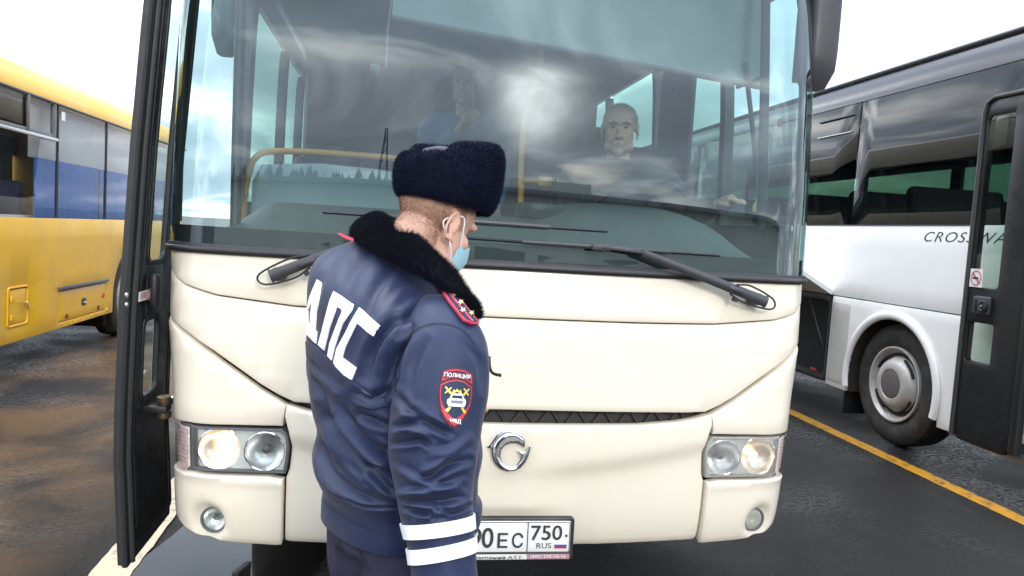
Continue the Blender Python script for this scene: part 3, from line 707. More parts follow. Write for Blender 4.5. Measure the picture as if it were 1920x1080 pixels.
for x in (-.62, -.30):
    c = (x, .335+.05*x*x, 1.545); obj('demister_vent', *lathe([(-.004, .018), (.006, .018), (.006, .012), (0, .011)], 20, 'y', c), GREYPL, da)
for x in (.40, .68, .93):
    obj('demister_vent', *lathe([(-.004, .018), (.006, .018), (.006, .012), (0, .011)], 20, 'y', (x, .345+.06*x*x, 1.56)), GREYPL, da)
# steering wheel
sw_c = np.array([.72, .86, 1.695]); Rw = rotx(math.radians(-38)); a = np.linspace(0, 2*np.pi, 40, endpoint=False)
swr = obj('steering_wheel', *tube([Rw@np.array([.225*math.cos(t), .225*math.sin(t), 0])+sw_c for t in a], .014, 10, closed=True), BPLAST, bus)
obj('steering_hub', *rbox(sw_c-Rw@np.array([0, 0, .03]), (.12, .10, .05), .02, Rw), BPLAST, swr)
for t in (0.2, math.pi-.2, -math.pi/2): obj('spoke', *tube([sw_c-Rw@np.array([0, 0, .02]), Rw@np.array([.22*math.cos(t), .22*math.sin(t), 0])+sw_c], .012, 8), BPLAST, swr)
obj('steering_column', *tube([sw_c-Rw@np.array([0, 0, .03]), (.70, .62, 1.15)], .04, 10), BPLAST, swr)
# shell
obj('floor', *rbox((0, 5.2, .84), (2.44, 9.6, .08), .01), INTD, bus)
obj('ceiling', *rbox((0, 5.5, 2.93), (2.46, 9.2, .05), .02), INT, bus)
obj('ceiling_duct', *rbox((-.95, 5.6, 2.85), (.4, 8.2, .12), .05), INT, bus)
obj('ceiling_duct', *rbox((.95, 6.3, 2.85), (.4, 7.0, .12), .05), INT, bus)
for sg in (1, -1): obj('wall_lining', *rbox((sg*1.235, 6.2, 1.26), (.05, 7.6, .76), .01), INTD, bus)
obj('wall_lining', *rbox((1.235, 1.4, 1.27), (.05, 2.0, .79), .01), INTD, bus)
obj('rear_bulkhead', *rbox((0, 9.9, 1.9), (2.4, .06, 2.1), .01), INTD, bus)
obj('front_step', *rbox((-.9, 1.0, .52), (.66, 1.0, .06), .01), INTD, bus)
# seats
def seat(x, y):
    s = obj('passenger_seat', *rbox((x, y, 1.33), (.44, .46, .12), .05, seg=3), PURPLE, bus)
    obj('backrest', *rbox((x, y+.25, 1.68), (.43, .11, .70), .05, rotx(-.16), seg=3), PURPLE, s)
    obj('headrest', *rbox((x, y+.32, 2.03), (.30, .09, .16), .04, rotx(-.12), seg=3), INTD, s)
    obj('seat_base', *rbox((x, y, 1.07), (.36, .30, .40), .02), INTD, s); return s
s0 = seat(-.98, 2.75)
for r_ in range(4):
    for x in (0, .47, 1.49, 1.96):
        if r_ == 0 and x == 0: continue
        copy_tree(s0, bus, (x, r_*.78, 0))
ds = obj('driver_seat', *rbox((.69, 1.12, 1.28), (.50, .48, .14), .06, seg=3), INTD, bus)
obj('backrest', *rbox((.69, 1.37, 1.66), (.50, .13, .72), .06, rotx(-.14), seg=3), INTD, ds)
obj('headrest', *rbox((.69, 1.44, 2.08), (.28, .10, .18), .04, rotx(-.1), seg=3), INTD, ds)
obj('seat_pedestal', *rbox((.69, 1.12, 1.04), (.36, .36, .36), .03), INTD, ds)
# rails
def railp(pts, y): return [at(px, py, 1, yy) for (px, py), yy in zip(pts, y if hasattr(y, '__len__') else [y]*len(pts))]
P = [at(455, 420, 1, 1.55), at(458, 370, 1, 1.55), at(468, 318, 1, 1.55), at(478, 297, 1, 1.55), at(500, 285, 1, 1.55), at(560, 284, 1, 1.55), at(660, 290, 1, 1.55), at(760, 300, 1, 1.55), at(800, 318, 1, 1.55), at(806, 360, 1, 1.55), at(806, 430, 1, 1.55)]
P = [np.array((P[0][0], 1.55, .88))]+P+[np.array((P[-1][0], 1.55, .88))]
hr = obj('hand_rail', *tube(bez(P, 70), .017, 12), ORANGE, bus)
MOD = M('modesty_panel_grey', (.33, .38, .43), .12, coat=.6)
q = [at(470, 400, 1, 1.56), at(473, 340, 1, 1.56), at(490, 308, 1, 1.56), at(600, 306, 1, 1.56), at(700, 316, 1, 1.56), at(780, 328, 1, 1.56), at(792, 400, 1, 1.56)]
poly = [(p[0], p[2]) for p in q]; poly = [(poly[0][0], .95)]+poly+[(poly[-1][0], .95)]
obj('modesty_panel', *panel_vf(ysurf(1.56), [poly], .004, .012, grid=.1), MOD, bus)
P = [np.array((at(978, 380, 1, 1.35)[0], 1.35, .88)), at(976, 385, 1, 1.35), at(976, 340, 1, 1.35), at(979, 270, 1, 1.35), at(985, 225, 1, 1.35), at(992, 200, 1, 1.35), at(1010, 130, 1, 1.42), at(1025, 40, 1, 1.5)]
P = P[:1]+P[1:]; hp = obj('hand_rail', *tube(bez(P, 40), .016, 12), ORANGE, bus)
a_, b_ = at(978, 338, 1, 1.35), at(1012, 340, 1, 1.35); obj('rail_bracket', *tube([a_, b_], .012, 8), ORANGE, hp)
c = at(1021, 341, 1, 1.34); obj('rail_bracket', *rbox(c, (.075, .04, .055), .01), ORANGE, hp)
# inner A pillars, struts, blind, curtain
for px_, yy in ((449, .36), (1433, .40)):
    P = [at(px_-8 if px_ < 900 else px_-6, 430, 1, yy), at(px_-3 if px_ < 900 else px_, 200, 1, yy+.06), at(px_+3, 0, 1, yy+.16), at(px_+6, -110, 1, yy+.26)]
    obj('front_pillar', *tube(bez(P, 14), .020, 10), BPLAST, bus)
P = [at(1397, 118, 1, .62), at(1412, 250, 1, .58), at(1424, 385, 1, .52)]; obj('window_strut', *tube(bez(P, 10), .011, 8), BPLAST, bus)
P = [at(1383, 163, 1, .75), at(1438, 142, 1, .45)]; obj('window_strut', *tube(P, .010, 8), BPLAST, bus)
for (px_, py_), yy in (((1425, 268), .47), ((1462, 230), .44), ((1433, 152), .46)):
    c = at(px_, py_, 1, yy); obj('window_catch', *rbox(c, (.016, .02, .035), .005), BPLAST, bus)
BLIND = M('grey_sheet', (.26, .29, .29), .8, var=.06, vscale=10)
pa, pb = at(735, 33, 1, .52), at(1438, 166, 1, .62); tA = np.array((pa[0], .66, 2.88)); tB = np.array((pb[0], .72, 2.88))
bl = obj('sun_blind', *merge([loft([np.array([pa, pa+[0, .006, 0], tA+[0, .006, 0], tA]), np.array([pb, pb+[0, .006, 0], tB+[0, .006, 0], tB])])]), BLIND, bus, smooth=False)
obj('blind_bar', *tube([pa, pb], .012, 8), GREYPL, bl)
pc = at(455, -10, 1, .5); 
V = []; F = []; ny = 60
for i in range(ny):
    t = i/(ny-1); y = 1.50+.50*t; x = 1.19+.025*math.sin(t*34)+.01*math.sin(t*13)
    for z in np.linspace(1.62, 2.76, 5): V.append((x, y, z))
for i in range(ny-1):
    for j in range(4): F.append((i*5+j, (i+1)*5+j, (i+1)*5+j+1, i*5+j+1))
obj('curtain', V, F, PURPLE, bus, angle=None)
for sg, a_, b_ in ((1, 3.75, 9.7), (-1, 3.55, 9.7)):
    V = []; F = []; ny = 150
    for i in range(ny):
        t = i/(ny-1); y = a_+(b_-a_)*t; x = sg*(1.20+.02*math.sin(y*44)+.01*math.sin(y*17))
        for z in np.linspace(1.60, 2.89, 4): V.append((x, y, z))
    for i in range(ny-1):
        for j in range(3): F.append((i*4+j, (i+1)*4+j, (i+1)*4+j+1, i*4+j+1))
    obj('curtain', V, F, PURPLE, bus, angle=None)
obj('partition_panel', *rbox((.95, 1.62, 1.5), (.5, .03, 1.2), .01), INTD, bus)

# open door leaf, parallel to the side and standing off it
XD = -1.375
def door_x(z): return XD+np.interp(z, [.2, .7, 1.2, 1.8, 2.3, 2.75], [.030, 0, .008, .035, .068, .10])
def dsurf(o, flip=1):
    """curved plane of the leaf, o metres towards the coach"""
    return lambda uv: np.stack([door_x(uv[:, 1])+o, flip*uv[:, 0], uv[:, 1]], 1)
pd = dsurf(0)
dy0, dy1 = at(236, 800, 0, XD)[1], at(314, 860, 0, XD)[1]
gy0, gy1 = at(268, 560, 0, XD)[1], at(300, 460, 0, XD)[1]; gz0 = at(270, 490, 0, XD)[2]
lz1, lz0 = at(258, 606, 0, XD)[2], at(262, 748, 0, XD)[2]
DOORB = M('door_black', (.013, .013, .014), .36, rvar=.1, vscale=9, var=.1)
BOT, TOP = .29, 2.74
door = obj('door_leaf', *panel_vf(pd, [rrect(dy0, dy1, BOT, TOP, .03), rrect(gy0, gy1, gz0, TOP-.10, .03), rrect(gy0, gy1-.02, lz0, lz1, .03)], .004, .012, grid=.08, edge=.03), DOORB, bus)
for ya, yb_ in ((dy0+.03, dy0+.05), (dy0+.075, dy0+.10), (dy1-.045, dy1-.02)):
    obj('door_rib', *panel_vf(pd, [rect(ya, yb_, BOT+.03, TOP-.03)], .006, .008, grid=.08, edge=.05, off=.005), DOORB, door)
obj('door_skin', *panel_vf(dsurf(-.018, -1), [rrect(-dy1, -dy0, BOT, TOP, .03), rrect(-gy1, -gy0, gz0, TOP-.10, .03), rrect(-gy1+.02, -gy0, lz0, lz1, .03)], .004, .0, grid=.1, edge=.03), CREAM, door)
DGL = GLASS('door_glass', (.74, .84, .80), 1.5, wave=.02)
obj('door_pane', *panel_vf(dsurf(-.008), [rect(gy0-.01, gy1+.01, gz0-.01, TOP-.09)], 0, 0, grid=.2), DGL, door)
obj('door_pane', *panel_vf(dsurf(-.008), [rect(gy0-.01, gy1-.01, lz0-.01, lz1+.01)], 0, 0, grid=.2), DGL, door)
obj('pane_rubber', *panel_vf(pd, [rrect(gy0-.016, gy1+.016, gz0-.016, TOP-.085, .035), rrect(gy0+.004, gy1-.004, gz0+.004, TOP-.105, .03)], .004, .012, grid=.08, edge=.03, off=.005), BLACKR, door)
obj('pane_rubber', *panel_vf(pd, [rrect(gy0-.016, gy1-.004, lz0-.016, lz1+.016, .035), rrect(gy0+.004, gy1-.024, lz0+.004, lz1-.004, .03)], .004, .012, grid=.08, edge=.03, off=.005), BLACKR, door)
for dx_, dy_, r_ in ((-.02, -.014, .018), (.006, .004, .011), (-.030, -.002, .009)):
    obj('edge_rubber', *tube([(door_x(z)+dx_, dy0+dy_, z) for z in np.linspace(BOT-.02, TOP, 14)], r_, 10), BLACKR, door)
obj('bottom_rubber', *rbox((XD+.006, (dy0+dy1)/2, BOT-.02), (.022, dy1-dy0, .05), .006), BLACKR, door)
md = at(268, 545, 0, XD)
obj('lock_panel', *rbox((XD+.006, (gy0+gy1)/2, (gz0+lz1)/2), (.02, gy1-gy0, (gz0-lz1)-.03), .008), BPLAST, door)
hd = at(287, 545, 0, XD+.03); obj('door_handle', *rbox((XD+.035, hd[1], hd[2]), (.035, .05, .13), .014, seg=3), BPLAST, door)
sa, sb = at(255, 568, 0, XD+.018), at(277, 540, 0, XD+.018)
stk = obj('sticker', *panel_vf(dsurf(.018), [rect(sa[1], sb[1], sa[2]+.004, sb[2]-.004)], 0, .002, grid=.1), M('sticker_white', (.78, .75, .74), .4), door)
SRED = M('sticker_red', (.55, .16, .17), .5)
for k in range(5):
    zz_ = sa[2]+.014+(sb[2]-sa[2]-.024)*k/4.; obj('sticker_print', *panel_vf(dsurf(.0205), [rect(sa[1]+.012, sa[1]+.6*(sb[1]-sa[1]), zz_, zz_+.0025)], 0, 0, grid=.1), SRED, stk)
cc = (sa[1]+.82*(sb[1]-sa[1]), (sa[2]+sb[2])/2); obj('sticker_print', *panel_vf(dsurf(.0205), [circ(cc[0], cc[1], .016, 20, .024), circ(cc[0], cc[1], .010, 20, .016)], 0, 0, grid=.02), SRED, stk)
for px_, py_ in ((236, 553), (236, 571)):
    c = at(px_, py_, 0, XD+.03); obj('screw', *lathe([(0, .009), (.006, .008), (.008, .003)], 12, 'x', (XD+.03, c[1], c[2])), M('screw_steel', (.4, .4, .4), .35, .9), door)
hg = at(297, 765, 0, XD+.05)
obj('hinge_bracket', *rbox((XD+.045, hg[1], hg[2]), (.09, .07, .03), .008), BPLAST, door)
obj('hinge_roller', *lathe([(-.04, .022), (-.035, .028), (-.01, .028), (-.008, .02), (.02, .02), (.024, .026), (.045, .026), (.05, .018)], 20, 'z', (XD+.07, hg[1], hg[2])), M('brass_worn', (.16, .12, .07), .45, .7, var=.3, vscale=30), door)
obj('hinge_arm', *tube([(XD+.07, hg[1], hg[2]+.02), (XD+.11, hg[1]+.06, hg[2]+.03), (-1.22, .9, hg[2]+.03)], .016, 10), CHROME, door)

# mirrors
def mirror(c, w, h, dpt, tilt_=0.0, mat=BPLAST):
    rings = []
    for k, t in enumerate(np.linspace(-1, 1, 9)):
        f = (1-abs(t)**4)**.5*.35+.65 if abs(t) < .99 else .55
        a = np.linspace(0, 2*np.pi, 28, endpoint=False); ex = .45
        rings.append(np.stack([np.sign(np.cos(a))*np.abs(np.cos(a))**ex*w/2*f, np.full(28, 0.)+np.sign(np.sin(a))*np.abs(np.sin(a))**ex*dpt/2*f, np.full(28, t*h/2)], 1)@rotz(tilt_).T+np.array(c))
    return loft(rings)
MIRG = M('mirror_housing', (.035, .033, .04), .45, rvar=.08, bump=.1, bscale=300)
ma = at(1557, 100, 1, .46); mb = at(1557, 172, 1, .46)
mc = np.array([ma[0]-.070, .46, mb[2]+.30])
mr = obj('wing_mirror', *mirror(mc, .15, .60, .15, .1), MIRG, bus)
obj('mirror_arm', *tube(bez([mc+[0, .02, .22], mc+[-.02, .0, .38], (1.15, .42, 2.98), (1.0, .5, 3.1)], 14), .02, 10), BPLAST, mr)
obj('mirror_glass', *rbox(mc+[0, .075, 0], (.12, .012, .52), .02), SILVER, mr)
m1 = at(424, 104, 1, .88); mc = np.array([m1[0]-.005, .88, m1[2]+.29])
mr = obj('wing_mirror', *mirror(mc, .10, .58, .15, -.1), M('mirror_teal', (.06, .12, .13), .45), bus)
obj('mirror_arm', *tube(bez([mc+[0, .0, .25], mc+[0, -.1, .42], (-1.2, .6, 3.0), (-1.0, .55, 3.1)], 14), .02, 10), BPLAST, mr)
obj('mirror_glass', *rbox(mc+[.01, .07, 0], (.08, .012, .5), .02), BPLAST, mr)

# loose things hung in the cab
c = at(1418, 386, 1, .46)
fr0 = thing('air_freshener', 'small yellow bottle hanging inside the windscreen before the driver', 'air freshener', c)
obj('bottle', *lathe([(-.028, .012), (-.026, .015), (.004, .015), (.012, .010), (.016, .006)], 16, 'z', c), M('yellow_liquid', (.80, .62, .25), .3, coat=.4), fr0)
obj('wooden_cap', *lathe([(.016, .007), (.03, .007), (.033, .004)], 12, 'z', c), M('pale_wood', (.7, .6, .42), .6), fr0)
obj('cord', *tube([c+[0, 0, .033], c+[.0, .01, .12], at(1422, 330, 1, .5)], .0012, 5), TXTW, fr0)
c = at(703, 128, 1, .34)
dc = thing('dash_camera', 'small dark box camera hung behind the windscreen left of centre', 'camera', c)
obj('camera_body', *rbox(c, (.038, .03, .034), .006), M('cam_grey', (.10, .10, .11), .5), dc)
obj('camera_stalk', *tube([c, at(724, 126, 1, .36), at(727, 60, 1, .40), at(735, -5, 1, .48)], .004, 6), GREYPL, dc)
# ------------------------------------------------------------------ yellow bus on the left
XL = -3.66; pl_ = plane_x(XL, 1)
YEL = M('yellow_paint', (.82, .47, .022), .38, var=.04, vscale=1.2, coat=.12, spec=.35, dirt=(.30, .18, .05), dscale=3, damt=.22, rvar=.08)
yb = thing('yellow_bus', 'yellow bus with blue curtains parked left of the cream coach', 'bus', (XL-1.2, 6, 0))
YW = 7.25
def archz(yc, r, zc, zb): return [(yc+r*math.cos(a), zc+r*math.sin(a)) for a in np.linspace(math.pi, 0, 19) if zc+r*math.sin(a) > zb]
Y0, Y1 = 1.0, 9.55
hatch1 = (4.27, 4.555, .52, .815); hatch2 = (5.24, 6.44, .395, .70)
lo = [(Y0, .35)]+[(YW-.56, .35)]+archz(YW, .56, .50, .36)+[(YW+.56, .35), (Y1, .35), (Y1, 1.43), (Y0, 1.43)]
hb = at(20, 600, 0, XL); ha = at(46, 540, 0, XL)
h1 = rrect(4.27, 4.60, .505, .815, .02)
g2a, g2b = at(109, 605, 0, XL), at(198, 548, 0, XL)
h2 = rect(g2a[1], g2b[1], g2a[2]-.005, .72)
obj('side_panel', *panel_vf(pl_, [lo, h1, h2], .004, .03, grid=.35, edge=.12), YEL, yb)
ht = obj('service_hatch', *panel_vf(pl_, [inset_poly(h1, .006)], .006, .03, grid=.08), YEL, yb)
obj('hatch_rim', *panel_vf(pl_, [inset_poly(h1, -.022), inset_poly(h1, -.002)], .008, .012, grid=.05, off=.010), YEL, ht)
for z in (.57, .73): obj('hinge', *rbox((XL+.012, 4.30, z), (.02, .02, .05), .004), YEL, ht)
c = at(42, 563, 0, XL+.02); obj('hatch_handle', *rbox((XL+.025, 4.535, .66), (.03, .02, .075), .006, rotx(.5)), CHROME, ht)
h2i = inset_poly(h2, .007)
ht2 = obj('battery_hatch', *panel_vf(pl_, [h2i], .005, .03, grid=.15), YEL, yb)
obj('gutter_strip', *rbox((XL+.014, (g2a[1]+g2b[1])/2, .745), (.03, g2b[1]-g2a[1]+.04, .035), .006), M('strip_grey', (.10, .10, .11), .45), ht2)
cy = (g2a[1]+g2b[1])/2
obj('hatch_latch', *rbox((XL+.004, cy, .56), (.014, .10, .075), .01), BPLAST, ht2)
obj('latch_grip', *rbox((XL+.012, cy, .55), (.01, .06, .02), .003), CHROME, ht2)
for yy in (g2a[1]+.18, g2b[1]-.22): obj('lock', *lathe([(0, .024), (.012, .022), (.014, .008)], 16, 'x', (XL, yy, .455)), M('rusty', (.16, .05, .025), .7), ht2)
c = at(193, 553, 0, XL); obj('side_reflector', *lathe([(0, .03), (.012, .027), (.015, .01)], 18, 'x', (XL, c[1], c[2])), M('red_reflector', (.5, .06, .03), .3), yb)
obj('side_cap', *lathe([(0, .02), (.008, .018), (.01, .006)], 14, 'x', (XL, at(200, 581, 0, XL)[1], at(200, 581, 0, XL)[2])), M('cap_pale', (.6, .5, .3), .5), yb)
# glazing
zb_, zt_ = 1.44, 2.50
ys = [1.1, 3.05, at(105, 230, 0, XL)[1]+.04, at(200, 300, 0, XL)[1]-.02, 8.1, 9.45]
YG = GLASS('yellow_bus_glass', (.80, .82, .83), 1.27, wave=.10, wscale=1.6)
fr = M('window_frame_grey', (.10, .10, .11), .45)
for i in range(len(ys)-1):
    a_, b_ = ys[i]+.015, ys[i+1]-.015
    w = obj('side_window', *panel_vf(pl_, [rect(a_, b_, zb_, zt_)], 0, 0, grid=.5, off=-.004), YG, yb)
    obj('window_rubber', *tube([(XL, b_+.015, z) for z in (zb_, (zb_+zt_)/2, zt_)], .012, 8), BLACKR, w)
sa_, sb_ = 3.3, at(104, 230, 0, XL)[1]
zs0, zs1 = at(100, 262, 0, XL)[2], at(100, 190, 0, XL)[2]
sf = obj('slider_frame', *panel_vf(pl_, [rect(sa_, sb_, zs0, zs1), rect(sa_+.05, sb_-.07, zs0+.05, zs1-.03)], .005, .02, grid=.2, edge=.1, off=.012), fr, yb)
obj('slider_rail', *rbox((XL+.018, (sa_+sb_)/2, zs0+.0), (.03, sb_-sa_, .03), .006), M('rail_alu', (.5, .5, .5), .35, .7), sf)
obj('slider_bar', *rbox((XL+.012, at(50, 215, 0, XL)[1], (zs0+zs1)/2), (.02, .03, zs1-zs0), .005), fr, sf)
c0, c1 = at(208, 220, 0, XL), at(213, 233, 0, XL)
obj('window_sticker', *panel_vf(pl_, [rect(at(115, 222, 0, XL)[1], at(122, 222, 0, XL)[1], at(118, 226, 0, XL)[2], at(118, 210, 0, XL)[2])], 0, .001, grid=.2, off=.002), TXTW, yb)
# cant rail and roof
prof = [(0, 2.505), (.004, 2.52), (.0, 2.60), (-.03, 2.68), (-.09, 2.75), (-.2, 2.81), (-.5, 2.86), (-1.2, 2.88), (-1.9, 2.86), (-2.2, 2.81), (-2.4, 2.6), (-2.4, 2.5)]
rings = [np.array([(XL+x, y, z) for x, z in prof]) for y in np.linspace(Y0, Y1, 8)]
obj('roof', *loft(rings), YEL, yb)
obj('gutter', *rbox((XL+.008, (Y0+Y1)/2, 2.512), (.03, Y1-Y0, .018), .006), fr, yb)
# inside: blue curtains, grey sheet for the reflected coach, far wall
BLUE = M('blue_curtain', (.012, .11, .42), .8, var=.15, vscale=5)
def drape(name, x, y0, y1, z0, z1, amp, k, mat, parent, freq=38):
    n_ = int((y1-y0)*26)+4; V = []; F = []
    for i in range(n_):
        y = y0+(y1-y0)*i/(n_-1); xx = x+amp*math.sin(y*freq)+amp*.6*math.sin(y*freq*.37+k)
        for z in np.linspace(z0, z1, 4): V.append((xx*1.0, y, z))
    for i in range(n_-1):
        for j in range(3): F.append((i*4+j, (i+1)*4+j, (i+1)*4+j+1, i*4+j+1))
    return obj(name, V, F, mat, parent, angle=None)
yc0 = at(76, 370, 0, XL)[1]
drape('blue_curtain', XL-.07, yc0, ys[3]-.03, 1.40, 1.985, .010, 1, BLUE, yb)
drape('blue_curtain', XL-.07, ys[3]+.05, 8.0, 1.40, 1.985, .010, 2, BLUE, yb)
drape('blue_curtain', XL-.07, 8.15, 9.4, 1.40, 1.985, .010, 3, BLUE, yb)
GREYB = M('reflection_lining_grey', (.60, .60, .60), .8, var=.05)
obj('grey_sheet', *rbox((XL-.11, (yc0+9.45)/2, 2.24), (.01, 9.45-yc0, .52), .003), GREYB, yb)  # reflection of the cream coach in the upper glass, built as a grey sheet
obj('lower_lining', *rbox((XL-.14, 5.3, 1.40), (.04, 8.3, .10), .01), GREYB, yb)
obj('far_wall', *rbox((XL-2.38, 5.3, 1.0), (.05, 8.4, 1.2), .01), INT, yb)
obj('far_wall', *rbox((XL-2.38, 5.3, 2.4), (.05, 8.4, .3), .01), INT, yb)
for y in np.linspace(1.2, 9.3, 6): obj('far_pillar', *rbox((XL-2.38, y, 1.9), (.05, .3, .9), .01), INT, yb)
obj('far_glass', *rbox((XL-2.38, 5.3, 1.93), (.008, 8.3, .66), 0), GLASS('dim_far_glass', (.28, .30, .31), 1.4), yb)
obj('floor', *rbox((XL-1.2, 5.3, .75), (2.3, 8.4, .06), .01), INTD, yb)
for k in range(4): obj('seat_row', *rbox((XL-.62, 2.6+k*.75, 1.45), (.9, .12, .62), .05, rotx(-.12)), M('navy_seat', (.02, .025, .06), .8), yb)
obj('underframe', *rbox((XL-1.2, 5.3, .58), (2.1, 8.2, .3), .02), DARK, yb)
obj('far_skirt', *rbox((XL-2.38, 5.3, .62), (.05, 8.4, .6), .01), YEL, yb)
obj('end_wall', *rbox((XL-1.2, Y1-.03, 1.4), (2.38, .06, 2.2), .02), YEL, yb); obj('end_wall', *rbox((XL-1.2, Y0+.03, 1.4), (2.38, .06, 2.2), .02), YEL, yb)
wheel(yb, XL-.03, YW, 1, RIMG, HUBG, detail=False, sc=.96); wheel(yb, XL-.03, 2.2, 1, RIMG, HUBG, detail=False, sc=.96)
obj('wheel_well', *rbox((XL-.5, YW, .62), (.8, 1.1, .9), .02), DARK, yb)

# ------------------------------------------------------------------ white and black coach on the right
XR = 3.63; pr = plane_x(XR, -1)
def U(l): return [(-y, z) for y, z in l]
WHITE = M('white_paint', (.90, .89, .88), .32, var=.02, vscale=1.5, coat=.2, dirt=(.34, .31, .28), dscale=2.2, damt=.08, rvar=.08)
CHAR = M('charcoal_paint', (.040, .036, .046), .22, coat=.5, rvar=.06, var=.08)
wb = thing('white_coach', 'white coach with black glazing and open door parked on the right', 'bus', (XR+1.2, 6, 0))
YWR = 2.90; RA = .585
u1 = rect(1.74, 13.0, 1.163, 1.812)
obj('upper_side_panel', *panel_vf(pr, [U(u1)], .004, .03, grid=.3, edge=.12), WHITE, wb)
arc = [(YWR+RA*math.cos(a), .50+RA*math.sin(a)) for a in np.linspace(math.pi, 0, 27)]
lo = [(1.74, .30), (YWR-RA, .30)]+arc+[(YWR+RA, .32), (3.79, .325), (3.79, 1.155), (1.74, 1.155)]
obj('lower_side_panel', *panel_vf(pr, [U(lo)], .005, .03, grid=.12, edge=.05), WHITE, wb)
obj('filler_flap', *panel_vf(pr, [U(rect(3.50, 3.78, .36, 1.10))], .003, .003, grid=.1, off=.0015), M('white_dull', (.56, .54, .52), .5, dirt=(.4, .36, .3), damt=.4), wb)
obj('lower_side_panel', *panel_vf(pr, [U(rect(5.25, 13.0, .33, 1.155))], .005, .03, grid=.3, edge=.15), WHITE, wb)
rl = [(XR-.012, YWR+(RA-.012)*math.cos(a), .50+(RA-.012)*math.sin(a)) for a in np.linspace(math.pi*1.08, -math.pi*.075, 40)]
obj('wheel_arch_lip', *tube(rl, .036, 12, up=(1, 0, 0), flat=.6), WHITE, wb)
wl = []
for a in np.linspace(math.pi*1.1, -.1*math.pi, 24): wl.append([(XR+.02, YWR+.585*math.cos(a), .5+.585*math.sin(a)), (XR+.65, YWR+.585*math.cos(a), .5+.585*math.sin(a))])
Vw = [p for q_ in wl for p in q_]; Fw = [(2*i, 2*i+1, 2*i+3, 2*i+2) for i in range(23)]
obj('wheel_well', Vw, Fw, M('wheel_well_dirt', (.05, .04, .033), .85, var=.3, vscale=10), wb)
obj('wheel_well_back', *rbox((XR+.66, YWR, .6), (.03, 1.3, 1.0), .01), DARK, wb)
obj('mud_flap', *rbox((XR+.25, YWR+.64, .33), (.42, .02, .46), .005), BLACKR, wb)
wheel(wb, XR+.045, YWR, -1, RIMG, HUBG)
wheel(wb, XR+.045, 9.0, -1, RIMG, HUBG, detail=False)
# open locker with lifted flap
obj('locker_box', *rbox((XR+.5, 4.52, .75), (.9, 1.45, .80), .0), DARK, wb)
lf = obj('locker_frame', *panel_vf(pr, [U(rect(3.80, 5.24, .34, 1.155)), U(rrect(3.84, 5.20, .40, 1.10, .06))], .006, .05, grid=.1, off=-.004), BLACKR, wb)
obj('locker_sill', *rbox((XR-.01, 4.5, .37), (.05, 1.4, .05), .01), BPLAST, wb)
obj('locker_cord', *tube([(XR-.02, 4.15, 1.1), (XR-.0, 3.98, .8), (XR+.05, 3.92, .62)], .008, 6), BPLAST, wb)
obj('red_tag', *rbox((XR-.035, 3.95, .43), (.01, .10, .02), .002), M('red_tag', (.5, .02, .03), .5), wb)
pf = [at(1553, 552, 0, XR-.02), at(1512, 505, 0, XR-.35)]
fl = np.array([[XR-.01, 3.80, 1.165], [XR-.01, 5.24, 1.165], [XR-.62, 5.24, 1.50], [XR-.62, 3.80, 1.50]]); th = np.array([.02, 0, .035])
obj('locker_flap', *loft([fl, fl+th]), WHITE, wb, smooth=False)
# glazing: black glass panes over the whole band
RG = GLASS('black_side_glass', (.12, .155, .145), 1.5, wave=.008, wscale=.6)
zb2, zt2 = 1.818, 2.915
for a_, b_ in ((1.74, 3.62), (3.63, 5.4), (5.41, 7.2), (7.21, 9.0), (9.01, 10.8), (10.81, 13.0)):
    w = obj('side_window', *panel_vf(pr, [U(rect(a_, b_-.008, zb2, zt2))], .002, .006, grid=.4, edge=.3, off=-.003), RG, wb)
v0 = at(1516, 238, 0, XR)[1]
for py in (229, 258):
    z = at(1545, py, 0, XR)[2]; obj('vent_rail', *rbox((XR-.006, 4.0, z), (.016, .56, .012), .004), M('rail_alu', (.5, .5, .5), .35, .7) if py > 240 else BPLAST, wb)
obj('belt_moulding', *rbox((XR-.002, 7.6, 1.815), (.012, 10.9, .008), .003), BPLAST, wb)
prof = [(0, 2.92), (-.0, 2.96), (.008, 3.04), (.03, 3.10), (.05, 3.125)]
prof2 = [(.05, 3.125), (.03, 3.135), (.03, 3.15), (.055, 3.165), (.1, 3.17), (.4, 3.22), (1.2, 3.25), (2.0, 3.22), (2.4, 3.12), (2.44, 2.95)]
rings = [np.array([(XR+x, y, z) for x, z in prof+prof2]) for y in np.linspace(.9, 13, 8)]
V, F = loft(rings, cap=False); F = [f for f in F if not (abs(V[f[0]][2]-V[f[1]][2]) > .02 and abs(V[f[0]][0]-V[f[1]][0]) > 2)]
obj('roof', V, F, CHAR, wb)
obj('roof_gutter', *tube([(XR+.04, y, 3.142) for y in np.linspace(.9, 13, 20)], .018, 8), BPLAST, wb)
# inside and far side with its own windows
obj('floor', *rbox((XR+1.22, 6.9, 1.05), (2.3, 12.0, .06), .0), INTD, wb)
FG = GLASS('far_green_glass', (.60, .78, .64), 1.5)
wy = [1.9, 3.45, 5.3, 7.1, 8.9, 10.7, 12.6]
obj('far_wall', *rbox((XR+2.40, 6.9, 1.45), (.05, 12.0, .90), .01), INTD, wb); obj('far_wall', *rbox((XR+2.40, 6.9, 2.84), (.05, 12.0, .42), .01), INTD, wb)
for i in range(6):
    obj('far_window', *rbox((XR+2.41, (wy[i]+wy[i+1])/2, 2.27), (.01, wy[i+1]-wy[i]-.16, .74), .0), FG, wb); obj('far_pillar', *rbox((XR+2.40, wy[i], 2.27), (.05, .17, .74), .005), INTD, wb)
obj('luggage_rack', *rbox((XR+.30, 7.2, 2.66), (.42, 9.6, .10), .03), INT, wb); obj('luggage_rack', *rbox((XR+2.1, 7.2, 2.66), (.42, 9.6, .10), .03), INT, wb)
